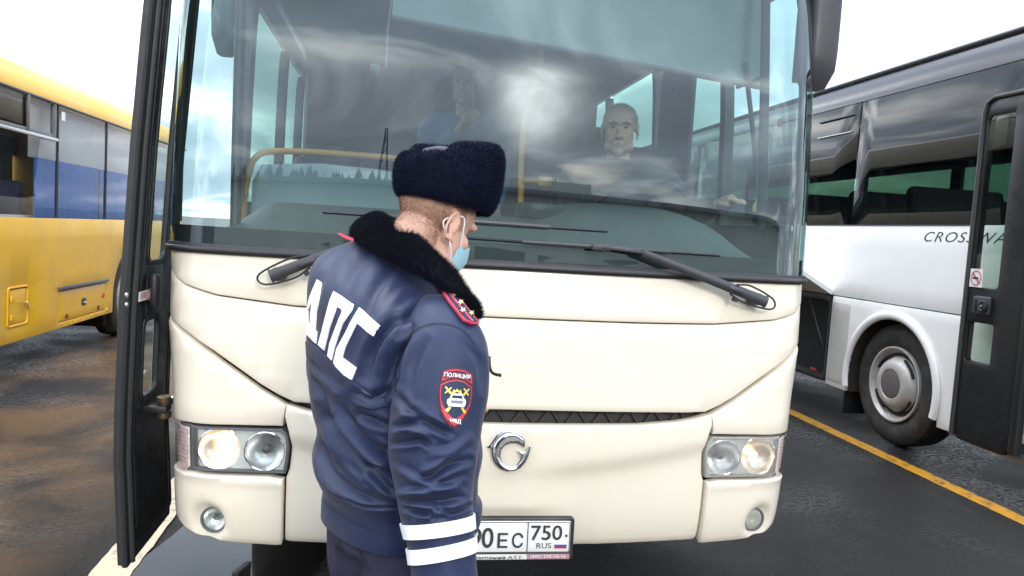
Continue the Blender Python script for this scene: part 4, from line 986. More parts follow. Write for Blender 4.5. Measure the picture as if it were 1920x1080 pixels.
ws0 = obj('seat_back', *rbox((XR+.52, 2.95, 1.75), (.88, .12, .80), .06, rotx(-.14), seg=3), M('seat_dark', (.035, .035, .04), .8), wb)
for k in range(1, 9): copy_tree(ws0, wb, (0, k*.8, 0))
for k in range(0, 9): copy_tree(ws0, wb, (1.36, k*.8, 0))
obj('inner_lining', *rbox((XR+.09, 7.5, 1.48), (.05, 10.8, .62), .01), INTD, wb)
obj('underframe', *rbox((XR+1.25, 7.3, .62), (1.9, 11, .3), .02), DARK, wb)
obj('end_wall', *rbox((XR+1.22, 12.98, 1.75), (2.4, .05, 2.7), .02), WHITE, wb)
obj('far_skirt', *rbox((XR+2.40, 6.9, .66), (.05, 12.0, .72), .01), CHAR, wb)
# sign reflected print on the glass
sn = at(1668, 245, 0, XR-.002)
# lettering
LET = M('lettering_dark', (.06, .065, .07), .4, .3)
a0, a1 = at(1728, 445, 0, XR), at(1903, 445, 0, XR)
V, F = text_on(pr, 'CROSSWAY', -(a0[1]+a1[1])/2+.05, (a0[2]+a1[2])/2+.0, (a0[1]-a1[1])*1.04, .075, .002, shear=.35, bold=-.006, space=1.12); obj('side_lettering', V, F, LET, wb, smooth=False)
# open door leaf standing off the side
XO = 3.50; po = plane_x(XO, -1)
e0 = at(1788, 780, 0, XO)[1]; e1 = at(1896, 780, 0, XO)[1]; zB = at(1800, 825, 0, XO)[2]; zT = at(1850, 186, 0, XO)[2]
ga, gb = at(1825, 500, 0, XO)[1], at(1874, 500, 0, XO)[1]
gz_top = at(1872, 215, 0, XO)[2]; gz_bot = at(1845, 540, 0, XO)[2]; lz1_, lz0_ = at(1838, 606, 0, XO)[2], at(1838, 682, 0, XO)[2]
g1 = rrect(gb, ga, gz_bot, gz_top, .03); g2 = rrect(gb+.0, ga, lz0_, lz1_, .02)
dr = obj('door_leaf', *panel_vf(po, [U(rrect(e1, e0, zB, zT, .07)), U(g1), U(g2)], .010, .045, grid=.08, edge=.03), DOORB, wb)
obj('door_pane', *panel_vf(plane_x(XO+.012, -1), [U(inset_poly(g1, -.01))], 0, 0, grid=.3), GLASS('door_glass_right', (.66, .78, .70), 1.5), dr)
obj('door_pane', *panel_vf(plane_x(XO+.012, -1), [U(inset_poly(g2, -.01))], 0, 0, grid=.3), GLASS('door_glass_right', (.66, .78, .70), 1.5), dr)
edge = [(XO-.005, e0, zB+.02)]+[(XO-.005, e0, z) for z in np.linspace(zB+.2, zT-.1, 8)]+[(XO-.005, e0-.02, zT-.03), (XO-.005, e0-.08, zT), (XO-.005, e1, zT)]
obj('door_edge_rubber', *tube(edge, .017, 10), M('edge_rubber_grey', (.05, .045, .045), .4), dr)
lk = at(1842, 573, 0, XO-.01)
lp_ = obj('lock_plate', *rbox((XO-.012, lk[1], lk[2]), (.03, .145, .125), .012, seg=3), M('lock_grey', (.045, .045, .052), .4), dr)
obj('lock_barrel', *lathe([(.0, .042), (-.014, .040), (-.018, .03), (-.012, .026)], 24, 'x', (XO-.026, lk[1]-.03, lk[2]-.002)), BPLAST, lp_)
obj('lock_key', *lathe([(.0, .008), (-.012, .007), (-.014, .002)], 12, 'x', (XO-.036, lk[1]-.03, lk[2]-.002)), CHROME, lp_)
obj('lock_slot', *rbox((XO-.028, lk[1]+.04, lk[2]), (.006, .022, .08), .003), DARK, lp_)
ns0, ns1 = at(1817, 537, 0, XO-.012), at(1844, 505, 0, XO-.012)
s_ = obj('no_smoking_sticker', *panel_vf(plane_x(XO-.012, -1), [U(rect(ns1[1], ns0[1], ns0[2], ns1[2]))], 0, .001, grid=.2), M('sticker_white', (.78, .75, .74), .4), dr)
cy, cz = (ns0[1]+ns1[1])/2, (ns0[2]+ns1[2])/2; ps = plane_x(XO-.0145, -1); Rr_ = abs(ns0[1]-ns1[1])*.42; Rz_ = abs(ns1[2]-ns0[2])*.42
obj('sticker_ring', *panel_vf(ps, [U(circ(cy, cz, Rr_, 28, Rz_)), U(circ(cy, cz, Rr_*.84, 28, Rz_*.84))], 0, 0, grid=.03), SRED, s_)
k_ = .66; obj('sticker_bar', *panel_vf(ps, [[(-cy-Rr_*k_-.006, cz+Rz_*k_-.004), (-cy-Rr_*k_+.006, cz+Rz_*k_+.004), (-cy+Rr_*k_+.006, cz-Rz_*k_+.004), (-cy+Rr_*k_-.006, cz-Rz_*k_-.004)]], 0, 0, grid=.03), SRED, s_)
obj('sticker_cigarette', *panel_vf(plane_x(XO-.0158, -1), [rect(-cy-Rr_*.6, -cy+Rr_*.5, cz-.006, cz+.006)], 0, 0, grid=.03), TXTB, s_)
# door post and front pillar near the frame edge
obj('door_post', *rbox((XO+.02, e1-.03, (zB+zT)/2), (.06, .06, zT-zB-.05), .015), BPLAST, dr)
obj('front_pillar', *rbox((XR+.03, 1.67, 1.7), (.07, .10, 2.6), .02), BPLAST, wb)
obj('front_pillar', *rbox((XR+.05, .95, 1.6), (.09, .14, 2.9), .03), CHAR, wb)
obj('door_step', *rbox((XR+.12, 1.5, .30), (.3, .9, .05), .01), M('step_alu', (.35, .35, .36), .4, .8), wb)
obj('step_well', *rbox((XR+.75, 1.6, .72), (.05, 1.3, .9), .01), DARK, wb)
obj('front_wall', *rbox((XR+1.22, .93, 1.5), (2.3, .06, 2.4), .03), WHITE, wb)
obj('hand_rail', *tube([(XR-.02, 1.72, .95), (XR-.04, 1.66, .95), (XR+.25, 1.5, .95)], .014, 8), M('rail_alu', (.5, .5, .5), .35, .7), wb)
# ------------------------------------------------------------------ people
SKIN = M('skin', (.62, .36, .27), .5, var=.10, vscale=22, sss=.12, bump=.15, bscale=220, dirt=(.58, .25, .19), dscale=9, damt=.12)
def ellipsoid(c, r, n=16, rot=None):
    th = np.linspace(0, np.pi, n+1)[1:-1]; ph = np.linspace(0, 2*np.pi, 2*n, endpoint=False)
    rings = [np.stack([np.sin(t)*np.cos(ph), np.sin(t)*np.sin(ph), np.full(2*n, np.cos(t))], 1) for t in th]
    V, F = loft(rings, True); V = V*np.array(r)
    if rot is not None: V = V@np.array(rot).T
    return V+np.array(c), F
def eval_mesh(o):
    dg = bpy.context.evaluated_depsgraph_get(); ev = o.evaluated_get(dg); me = ev.to_mesh()
    V = np.array([v.co[:] for v in me.vertices]); F = [tuple(p.vertices) for p in me.polygons]; ev.to_mesh_clear()
    return V, F
def remeshed(parts, voxel, smooth=6, fac=.5):
    """union of closed shapes as one continuous surface"""
    V, F = merge(parts); me = bpy.data.meshes.new('tmp'); me.from_pydata([tuple(v) for v in V], [], F)
    o = bpy.data.objects.new('tmp', me); COL.objects.link(o)
    m = o.modifiers.new('r', 'REMESH'); m.mode = 'VOXEL'; m.voxel_size = voxel
    if smooth: s = o.modifiers.new('s', 'SMOOTH'); s.iterations = smooth; s.factor = fac
    V, F = eval_mesh(o); bpy.data.objects.remove(o); bpy.data.meshes.remove(me); return V, F
def limb(P, r, n=14): return tube(bez(P, max(10, 4*len(P))), np.interp(np.linspace(0, 1, max(10, 4*len(P))), np.linspace(0, 1, len(r)), r), n)
def head_parts():
    """head in its own frame: face towards +y, up +z, origin between the ears"""
    p = [ellipsoid((0, -.012, .048), (.077, .098, .084)), ellipsoid((0, .028, -.035), (.064, .072, .080)), ellipsoid((0, .035, -.080), (.052, .056, .038)), ellipsoid((0, .082, -.104), (.022, .018, .018)),
         ellipsoid((0, .074, .036), (.056, .022, .016)), ellipsoid((0, .106, -.012), (.011, .020, .028), rot=rotx(-.25)), ellipsoid((0, .118, -.034), (.014, .013, .011)), ellipsoid((.012, .106, -.037), (.009, .010, .008)), ellipsoid((-.012, .106, -.037), (.009, .010, .008)),
         ellipsoid((0, .092, -.064), (.024, .011, .007)), ellipsoid((0, .090, -.075), (.021, .011, .008)), ellipsoid((0, -.038, -.05), (.054, .050, .070))]
    for s in (1, -1):
        p += [ellipsoid((s*.043, .058, -.012), (.020, .019, .020)), ellipsoid((s*.048, .03, -.075), (.018, .04, .03))]
        a = np.linspace(-2.4, 2.5, 16)
        ear = [(s*(.074+.005*(1+math.cos(t))*.5+.005), -.012-.017*math.cos(t)-.004, -.004+.031*math.sin(t)) for t in a]
        p += [tube(ear, .0048, 8), ellipsoid((s*.080, -.010, -.002), (.006, .014, .026), rot=rotz(-s*.35)), ellipsoid((s*.080, -.002, -.032), (.006, .009, .010))]
    return p
def xf(parts, R, t): return [(np.asarray(v)@R.T+t, f) for v, f in parts]
def hand_parts(w, d, nrm, sc=1.0, curl=.5, thumb=1):
    """hand: w wrist, d direction of the palm, nrm palm normal; curled fingers and a side thumb"""
    d = np.array(d, float); d /= np.linalg.norm(d); nrm = np.array(nrm, float); nrm -= d*(nrm@d); nrm /= np.linalg.norm(nrm); s = np.cross(d, nrm)
    w = np.array(w, float); P = [limb([w, w+d*.045*sc, w+d*.085*sc], [.024*sc, .034*sc, .032*sc])]
    P.append(ellipsoid(w+d*.055*sc, (.04*sc, .04*sc, .016*sc), 10, np.stack([d, s, nrm], 1)))
    for k, (off, ln) in enumerate(((-.030, .062), (-.010, .072), (.010, .068), (.029, .052))):
        b = w+d*.085*sc+s*off*sc; pts = [b-d*.02*sc]; dirv = d.copy(); p = b
        for j in range(3):
            pts.append(p); a = curl*(.55+.35*j); c_, s_ = math.cos(a), math.sin(a); dirv = dirv*c_+nrm*s_*1.0; dirv /= np.linalg.norm(dirv); p = p+dirv*ln*sc*(.45, .32, .26)[j]
        pts.append(p); P.append(tube(bez(pts, 14), np.linspace(.0098, .0075, 14)*sc, 9))
    b = w+d*.02*sc-s*thumb*.026*sc; P.append(tube(bez([b, b+d*.03*sc-s*thumb*.022*sc+nrm*.008, b+d*.062*sc-s*thumb*.024*sc+nrm*.02, b+d*.08*sc-s*thumb*.014*sc+nrm*.03], 12), np.linspace(.014, .0085, 12)*sc, 9))
    return P
def blades(V, F, n, ln, wd, seed, tilt=.5, mask=None, down=(0, 0, 0)):
    """short fur: single triangles standing on a surface, area weighted"""
    g_ = np.random.default_rng(seed); T = np.array([t for f in F for t in ([(f[0], f[i], f[i+1]) for i in range(1, len(f)-1)])])
    A, B, C = V[T[:, 0]], V[T[:, 1]], V[T[:, 2]]; cr_ = np.cross(B-A, C-A); ar = np.linalg.norm(cr_, axis=1)
    if mask is not None: ar = ar*mask((A+B+C)/3)
    idx = g_.choice(len(T), n, p=ar/ar.sum()); u = g_.random((n, 2)); fl = u.sum(1) > 1; u[fl] = 1-u[fl]
    P = A[idx]+(B-A)[idx]*u[:, :1]+(C-A)[idx]*u[:, 1:]; N_ = cr_[idx]/np.linalg.norm(cr_[idx], axis=1)[:, None]
    r = g_.normal(size=(n, 3))*tilt; D = N_+r-N_*(r*N_).sum(1)[:, None]*.7+np.array(down); D /= np.linalg.norm(D, axis=1)[:, None]
    S = np.cross(D, g_.normal(size=(n, 3))); S /= np.linalg.norm(S, axis=1)[:, None]
    l_ = ln*g_.uniform(.6, 1.25, n)[:, None]; w_ = wd*g_.uniform(.7, 1.3, n)[:, None]
    O = P-N_*.001; VV = np.stack([O-S*w_/2, O+S*w_/2, O+D*l_], 1).reshape(-1, 3); FF = np.arange(3*n).reshape(-1, 3)
    return VV, FF
def facing_mat(az, pitch=0., roll=0.):
    """columns: right, face, up. az: degrees to the right of straight ahead, pitch: degrees downwards, roll to own right"""
    a = math.radians(az)+YAW; f = np.array([math.sin(a), math.cos(a), 0]); r = np.array([math.cos(a), -math.sin(a), 0]); u = np.array([0, 0, 1.0])
    p = math.radians(pitch); f2 = f*math.cos(p)-u*math.sin(p); u2 = f*math.sin(p)+u*math.cos(p)
    q = math.radians(roll); r2 = r*math.cos(q)-u2*math.sin(q); u3 = r*math.sin(q)+u2*math.cos(q)
    return np.stack([r2, f2, u3], 1)

# ================================================================== officer seen from behind
NAVY = M('navy_nylon', (.0135, .0215, .060), .5, spec=.3, var=.12, vscale=7, rvar=.08, bump=.5, bscale=34, sheen=.08)
NAVYD = M('navy_trousers', (.014, .015, .040), .75, var=.12, vscale=20, bump=.25, bscale=500)
FUR = M('dark_fur', (.004, .008, .026), .75, spec=.15, sheen=.03, var=.3, vscale=14)
FURC = M('black_fur', (.005, .006, .012), .8, spec=.15, var=.3, vscale=14)
REFLW = M('reflective_white', (.86, .87, .90), .42, var=.02, vscale=30, bump=.1, bscale=500)
AZ = 50.0
BR = facing_mat(AZ)                       # body frame: right, face, up
# jacket body: sections fitted to the silhouette; left edge pixel, height, depth, half width, half depth, drop of the right shoulder
SEC = [(601, .878, 1.70, .198, .158, 0), (602, .905, 1.70, .202, .162, 0), (604, .940, 1.70, .202, .162, 0), (597, .958, 1.70, .205, .160, 1), (588, .985, 1.70, .210, .165, 2), (585, 1.02, 1.70, .213, .167, 3),
       (594, 1.075, 1.70, .212, .166, 4), (584, 1.13, 1.70, .218, .168, 5), (577, 1.20, 1.70, .228, .170, 7), (574, 1.275, 1.70, .238, .168, 9), (575, 1.35, 1.71, .248, .168, 11), (577, 1.41, 1.71, .244, .156, 12),
       (588, 1.452, 1.72, .222, .138, 13), (614, 1.478, 1.73, .188, .118, 14), (656, 1.500, 1.75, .150, .098, 14), (698, 1.520, 1.765, .106, .080, 14), (726, 1.545, 1.77, .080, .068, 14)]
NA = 168; ang = np.linspace(0, 2*np.pi, NA, endpoint=False)
def section(lx, z, d, a_, b_, drop):
    q = math.radians(drop); Rr = BR[:, 0]*math.cos(q)-np.array([0, 0, 1.0])*math.sin(q); Ff = BR[:, 1]
    ca, sa = np.cos(ang), np.sin(ang); e = .86
    ring = (np.sign(ca)*np.abs(ca)**e*a_)[:, None]*Rr+(np.sign(sa)*np.abs(sa)**e*b_)[:, None]*Ff
    c = dep(lx+150, 620, d); c[2] = z-a_*math.sin(q)*.6
    for _ in range(6):
        q_ = proj(c+ring); k = np.argmin(q_[:, 0]); dd = (c+ring)[k]-CAM; zc = dd@cf
        sh = (lx-q_[k, 0])/FPX*zc; c = c+np.array([math.cos(YAW), -math.sin(YAW), 0])*sh
    return c+ring, c
secs = [section(*s) for s in SEC]
zs_ = np.linspace(0, len(secs)-1, 230)
ringsA = np.array([s[0] for s in secs])
def interp_rings(R, ts):
    out_ = []
    K = len(R)
    for t in ts:
        i = min(int(t), K-2); f = t-i; a, b = R[i], R[i+1]; p0 = R[max(i-1, 0)]; p3 = R[min(i+2, K-1)]
        out_.append(.5*((2*a)+(-p0+b)*f+(2*p0-5*a+4*b-p3)*f*f+(-p0+3*a-3*b+p3)*f**3))
    return np.array(out_)
TR = interp_rings(ringsA, zs_)
TV, TF = loft(list(TR), cap=False)
# sleeve: centre pixel, depth, half width in pixels, half depth in metres
NS = 120
SLV = [(800, 590, 1.60, 34, .050), (818, 606, 1.575, 60, .075), (832, 650, 1.545, 80, .092), (829, 720, 1.52, 88, .098), (818, 790, 1.50, 87, .097), (813, 850, 1.48, 84, .093), (815, 905, 1.465, 75, .085), (819, 960, 1.45, 68, .078), (828, 1020, 1.44, 63, .072), (835, 1085, 1.43, 61, .068), (842, 1112, 1.43, 58, .064), (842, 1113, 1.43, 50, .054)]
hr_ = np.array([math.cos(YAW), -math.sin(YAW), 0]); hf_ = np.array([math.sin(YAW), math.cos(YAW), 0])
def sleeve_rings(SL_, n=NS):
    C = np.array([dep(p[0], p[1], p[2]) for p in SL_]); R_ = []
    aa = np.linspace(0, 2*np.pi, n, endpoint=False)
    for i, p in enumerate(SL_):
        T = C[min(i+1, len(C)-1)]-C[max(i-1, 0)]; T /= np.linalg.norm(T); u = hr_-T*(hr_@T); u /= np.linalg.norm(u); w = np.cross(T, u); w *= np.sign(w@hf_)
        rx = p[3]*p[2]/FPX; R_.append(C[i]+np.cos(aa)[:, None]*u*rx+np.sin(aa)[:, None]*w*p[4])
    return np.array(R_)
SR = interp_rings(sleeve_rings(SLV), np.linspace(0, len(SLV)-1, 190))
SV, SF = loft(list(SR), cap=True)
# folds: pixel polylines pressed into the surface that faces the viewer
def vnorm(V, F):
    n_ = np.zeros_like(V); A = np.array([f[:3] for f in F]); c = np.cross(V[A[:, 1]]-V[A[:, 0]], V[A[:, 2]]-V[A[:, 0]])
    for m_ in (3, 4):
        idx = [i for i, f in enumerate(F) if len(f) == m_]
        if idx:
            Q = np.array([F[i] for i in idx])
            for j in range(m_): np.add.at(n_, Q[:, j], c[idx])
    return n_/(np.linalg.norm(n_, axis=1)[:, None]+1e-12)
def press(V, F, folds):
    V = V.copy(); nrm = vnorm(V, F); q = proj(V); view = (CAM-V)/np.linalg.norm(CAM-V, axis=1)[:, None]
    if ((nrm*view).sum(1) > .3).sum() < len(V)*.2: nrm = -nrm
    cen = V.mean(0); 
    if ((V-cen)*nrm).sum() < 0: nrm = -nrm
    fac = np.clip((nrm*view).sum(1)*2.5+.1, 0, 1); d = np.zeros(len(V))
    for pts, w, amp in folds:
        P = bez(pts, 24); best = np.full(len(V), 1e9); tt = np.zeros(len(V))
        for k in range(len(P)-1):
            a, b = P[k], P[k+1]; ab = b-a; t = np.clip(((q-a)@ab)/(ab@ab), 0, 1); e_ = np.linalg.norm(q-(a+t[:, None]*ab), axis=1)
            m_ = e_ < best; best = np.where(m_, e_, best); tt = np.where(m_, (k+t)/(len(P)-1), tt)
        taper = np.sin(np.clip(tt, .02, .98)*np.pi)**.5
        d += 1.25*amp*taper*(np.exp(-(best/(.8*w))**2)-.5*np.exp(-((best-1.6*w)/(.85*w))**2))
    return V+nrm*(d*fac)[:, None]
TFOLD = [([(603, 897), (630, 923), (684, 948), (737, 952)], 3.5, -.006), ([(599, 765), (643, 819), (684, 860), (737, 910)], 11, -.016), ([(643, 749), (674, 812), (712, 844), (736, 855)], 10, -.014), ([(605, 835), (625, 890), (670, 925), (712, 940)], 9, -.012), ([(674, 775), (731, 802)], 8, -.010),
         ([(690, 880), (715, 905), (738, 925)], 7, -.010), ([(612, 800), (650, 870), (690, 912)], 9, .009), ([(640, 790), (690, 845), (735, 885)], 8, .008), ([(590, 850), (612, 905), (650, 935)], 7, .007),
         ([(770, 590), (735, 610), (705, 650), (686, 705)], 11, -.013), ([(775, 640), (745, 670), (728, 715), (715, 755)], 11, -.016), ([(760, 600), (725, 640), (705, 690)], 9, .008), ([(745, 725), (700, 745), (670, 735)], 9, -.008),
         ([(700, 470), (660, 520), (640, 575)], 12, -.005), ([(740, 500), (705, 545), (680, 600)], 12, -.006), ([(770, 530), (730, 575), (700, 615)], 10, .004), ([(640, 470), (610, 510), (590, 560)], 10, -.004),
         ([(576, 700), (600, 735), (625, 790)], 9, -.009), ([(590, 690), (640, 745), (672, 800)], 9, .006), ([(800, 570), (770, 590), (745, 625)], 9, -.007)]
SFOLD = [([(728, 832), (772, 828), (786, 823), (804, 835)], 6, -.012), ([(745, 800), (786, 788), (822, 803), (843, 814)], 8, -.013), ([(735, 812), (770, 808), (800, 815)], 7, .008), ([(878, 862), (841, 874), (813, 891), (790, 901)], 8, -.014),
         ([(740, 878), (790, 905), (830, 915), (868, 902)], 8, .007), ([(745, 940), (786, 937), (827, 941), (866, 932)], 7, -.014), ([(815, 950), (847, 958), (888, 945)], 5, -.010), ([(747, 950), (786, 958), (814, 968)], 6, -.010), ([(750, 925), (800, 922), (860, 915)], 7, .009),
         ([(770, 615), (750, 660), (742, 720)], 10, -.010), ([(800, 640), (775, 690), (765, 750)], 9, -.007), ([(872, 640), (900, 680), (905, 730)], 9, -.005), ([(745, 740), (770, 770), (800, 780)], 8, -.008), ([(880, 820), (850, 845), (810, 855)], 9, .006), ([(850, 950), (820, 962), (780, 972)], 6, .006)]
TV = press(TV, TF, TFOLD); SV = press(SV, SF, SFOLD)
g_ = np.random.default_rng(5)
ob = thing('person', 'police officer in navy jacket and fur hat seen from behind', 'person', tuple(np.append(dep(745, 900, 1.70)[:2], 0)))
# skin: one continuous body under the clothes
HC = dep(813, 421, 1.70); HR = facing_mat(42, 26, 3)
NB = dep(806, 488, 1.76)
hipc = secs[0][1].copy(); hipc[2] = .93
LEG = []
for s in (1, -1):
    h_ = hipc+BR[:, 0]*s*.09; h_[2] = .90; kn = h_+BR[:, 1]*.02; kn = kn.copy(); kn[2] = .50; an = h_-BR[:, 1]*.01; an = an.copy(); an[2] = .09
    LEG.append((h_, kn, an))
WR = dep(843, 1112, 1.43); SHR = dep(820, 615, 1.575); ELR = dep(813, 860, 1.48)
shl = secs[12][1]-BR[:, 0]*.19; shl[2] = 1.42; ell = shl-BR[:, 0]*.06+BR[:, 1]*.02; ell = ell.copy(); ell[2] = 1.17; wrl = ell+BR[:, 1]*.24+BR[:, 0]*.10; wrl = wrl.copy(); wrl[2] = 1.10
body = xf(head_parts(), HR, HC)
body += [limb([HC+HR@np.array((0, -.035, -.03)), HC+HR@np.array((0, -.022, -.08)), (HC+HR@np.array((0, -.03, -.11))+NB)/2, NB, NB-[0, 0, .08]], [.054, .053, .052, .052, .06], 20)]
body += [limb([NB-[0, 0, .05], secs[11][1], secs[8][1], secs[5][1], hipc, hipc-[0, 0, .06]], [.045, .085, .10, .10, .11, .10], 24)]
for h_, kn, an in LEG: body.append(limb([h_+[0, 0, .04], h_-[0, 0, .1], kn, kn-[0, 0, .12], an], [.10, .092, .058, .056, .04], 18)); body.append(ellipsoid(an+BR[:, 1]*.05-[0, 0, .045], (.045, .12, .042), 10, BR))
body += [limb([secs[12][1], SHR, (SHR+ELR)/2, ELR, (ELR+WR)/2, WR], [.05, .045, .045, .042, .038, .028], 16), limb([secs[12][1], shl, (shl+ell)/2, ell, (ell+wrl)/2, wrl], [.05, .038, .040, .042, .038, .028], 16)]
body += hand_parts(WR, (0.02, .05, -1), BR[:, 1]*.5-BR[:, 0], 1.0, .45, thumb=-1) + hand_parts(wrl, BR[:, 1]+BR[:, 0]*.3, (0, 0, -1), 1.0, .5, thumb=-1)
V, F = remeshed(body, .0048, 5)
bd = obj('body', V, F, SKIN, ob, angle=None)
# short hair on the nape and round the ear
def hmask(P):
    q = (P-HC)@HR; return ((q[:, 1] < .045-.5*np.clip(q[:, 2]+.02, 0, 1)) & (q[:, 2] > -.062-.25*np.clip(q[:, 1]+.06, 0, .1)) & (q[:, 2] < .08) & (np.abs(q[:, 0]) < .0785) & (q[:, 1] < np.where(q[:, 2] < .03, -.015, .05))).astype(float)*(np.linalg.norm(q, axis=1) < .2)*np.clip((q[:, 2]+.075)/.05, .05, 1)
HV, HF = blades(V, F, 26000, .0055, .0006, 3, .35, hmask, down=(0, 0, -.9))
obj('hair', HV, HF, M('brown_stubble', (.20, .115, .062), .6), bd, smooth=False)
# jacket
jk = obj('jacket', TV, TF, NAVY, ob, angle=None)
fix_normals(jk)
sd = jk.modifiers.new('thickness', 'SOLIDIFY'); sd.thickness = .006; sd.offset = -1
obj('sleeve', SV, SF, NAVY, jk, angle=None); 
SLL = interp_rings(np.array([(lambda c, T, r: (lambda u, w: c+np.cos(np.linspace(0, 2*np.pi, 40, endpoint=False))[:, None]*u*r+np.sin(np.linspace(0, 2*np.pi, 40, endpoint=False))[:, None]*w*r)(*(lambda u: (u, np.cross(T, u)))((lambda u: u/np.linalg.norm(u))(BR[:, 0]-T*(BR[:, 0]@T)))))(c, T/np.linalg.norm(T), r)
       for c, T, r in ((shl+BR[:, 0]*.08-[0, 0, .02], ell-shl, .07), (shl, ell-shl, .088), ((shl+ell)/2, ell-shl, .085), (ell, wrl-shl, .08), ((ell+wrl)/2, wrl-ell, .07), (wrl, wrl-ell, .055))]), np.linspace(0, 5, 40))
obj('sleeve', *loft(list(SLL)), NAVY, jk, angle=None)
# waistband hem cord and side tab
BVT = BVTREE = BVHTree.FromPolygons([tuple(v) for v in TV], TF); BVS = BVHTree.FromPolygons([tuple(v) for v in SV], SF)
def cast(px, py, trees):
    d = ray(px, py); best = None
    for t in trees:
        h = t.ray_cast(Vector(CAM), Vector(d/np.linalg.norm(d)))
        if h[0] is not None and (best is None or h[3] < best[2]):
            n_ = np.array(h[1]); n_ = n_ if n_@d < 0 else -n_; best = (np.array(h[0]), n_, h[3])
    return best
def cast_in(p, cen, trees):
    for k in range(60):
        q = p+(cen-p)*(k/50.); h = cast(q[0], q[1], trees)
        if h: return h
    return (dep(p[0], p[1], 1.7), -cf, 1.7)
def decal(loops, trees, off, thick=0.0, grid=4., edge=None):
    """cloth patch cut to a pixel outline and laid on the garment"""
    V2, F, LP = cdt([np.asarray(l, float) for l in loops], grid, edge or grid)
    P = []; Nn = []; cen_ = V2.mean(0)
    for p in V2:
        h = cast_in(p, cen_, trees); P.append(h[0]); Nn.append(h[1])
    P = np.array(P); Nn = np.array(Nn); V = P+Nn*off
    f = F[0]; nf = np.cross(V[f[1]]-V[f[0]], V[f[2]]-V[f[0]])
    if nf@Nn[f[0]] < 0: F = [tuple(reversed(x)) for x in F]
    if thick:
        cnt = {(a, b) for f in F for a, b in zip(f, f[1:]+f[:1])}; be = [(a, b) for a, b in cnt if (b, a) not in cnt]; ids = sorted({i for e_ in be for i in e_}); mp_ = {i: len(V)+k_ for k_, i in enumerate(ids)}
        V = np.concatenate([V, V[ids]-Nn[ids]*thick]); F = F+[(b, a, mp_[a], mp_[b]) for a, b in be]
    return V, F
def text_decal(s, quad, trees, off, bold=.0):
    """text mapped to a pixel quad: bottom-left, bottom-right, top-right, top-left"""
    V, F, w, h = text2d(s, 1.0, bold=bold); u = V[:, 0]/w+.5; v = V[:, 1]/h+.5; Q = np.array(quad, float)
    p = (1-u)[:, None]*(1-v)[:, None]*Q[0]+u[:, None]*(1-v)[:, None]*Q[1]+u[:, None]*v[:, None]*Q[2]+(1-u)[:, None]*v[:, None]*Q[3]
    o = []
    for x in p: h_ = cast_in(x, p.mean(0), trees); o.append(h_[0]+h_[1]*off)
    return np.array(o), F
z2 = lambda X, Y: (560+X/4.5, 500+Y/4.5)
LT = {'Д': [[(163, 112), (200, 138), (183, 250), (158, 390), (147, 535), (163, 553), (153, 648), (76, 575), (74, 470), (78, 350), (105, 245)], [(122, 285), (108, 400), (105, 497), (88, 470), (90, 370)]],
      'П': [[(302, 212), (470, 322), (455, 370), (380, 480), (340, 590), (310, 680), (285, 790), (252, 752), (270, 650), (310, 540), (345, 445), (375, 385), (365, 360), (328, 342), (295, 440), (262, 540), (222, 705), (172, 660), (200, 560), (235, 420), (270, 290)]],
      'С': [[(514, 347), (684, 494), (626, 582), (497, 478), (445, 590), (400, 680), (375, 765), (495, 855), (455, 955), (345, 885), (302, 808), (330, 690), (400, 560), (450, 460)]]}
flap = [(577, 640), (600, 655), (625, 680), (655, 712), (672, 722), (690, 735), (725, 752), (728, 760), (700, 766), (672, 758), (650, 742), (626, 720), (604, 690), (579, 668)]
obj('back_flap', *decal([flap], [BVT], .006, .008, 5), NAVY, jk, angle=50)
for ch, lp in LT.items():
    obj('letter', *decal([[z2(*p) for p in l] for l in lp], [BVT], .0035, .003, 3.2), REFLW, jk, angle=50)
SEAM = M('seam_thread', (.006, .009, .024), .7)
def seam(pts, w, trees, off=.002):
    P = bez(pts, 40); t = np.gradient(P, axis=0); n_ = np.stack([-t[:, 1], t[:, 0]], 1); n_ /= np.linalg.norm(n_, axis=1)[:, None]
    return obj('seam', *decal([np.concatenate([P+n_*w/2, (P-n_*w/2)[::-1]])], trees, off, 0, 4, 3), SEAM, jk, angle=None)
seam([(742, 735), (744, 690), (760, 640), (790, 613), (830, 607), (866, 618), (890, 645)], 1.6, [BVS, BVT])
seam([(604, 897), (630, 923), (684, 948), (738, 953)], 1.4, [BVT])
seam([(602, 936), (640, 966), (690, 990), (738, 1004)], 1.0, [BVT])
seam([(738, 958), (741, 985), (742, 1012)], 1.2, [BVT]); seam([(731, 958), (733, 985), (733, 1009)], 1.0, [BVT])
seam([(579, 663), (604, 685), (627, 714), (651, 736), (690, 758)], .9, [BVT], .0075)
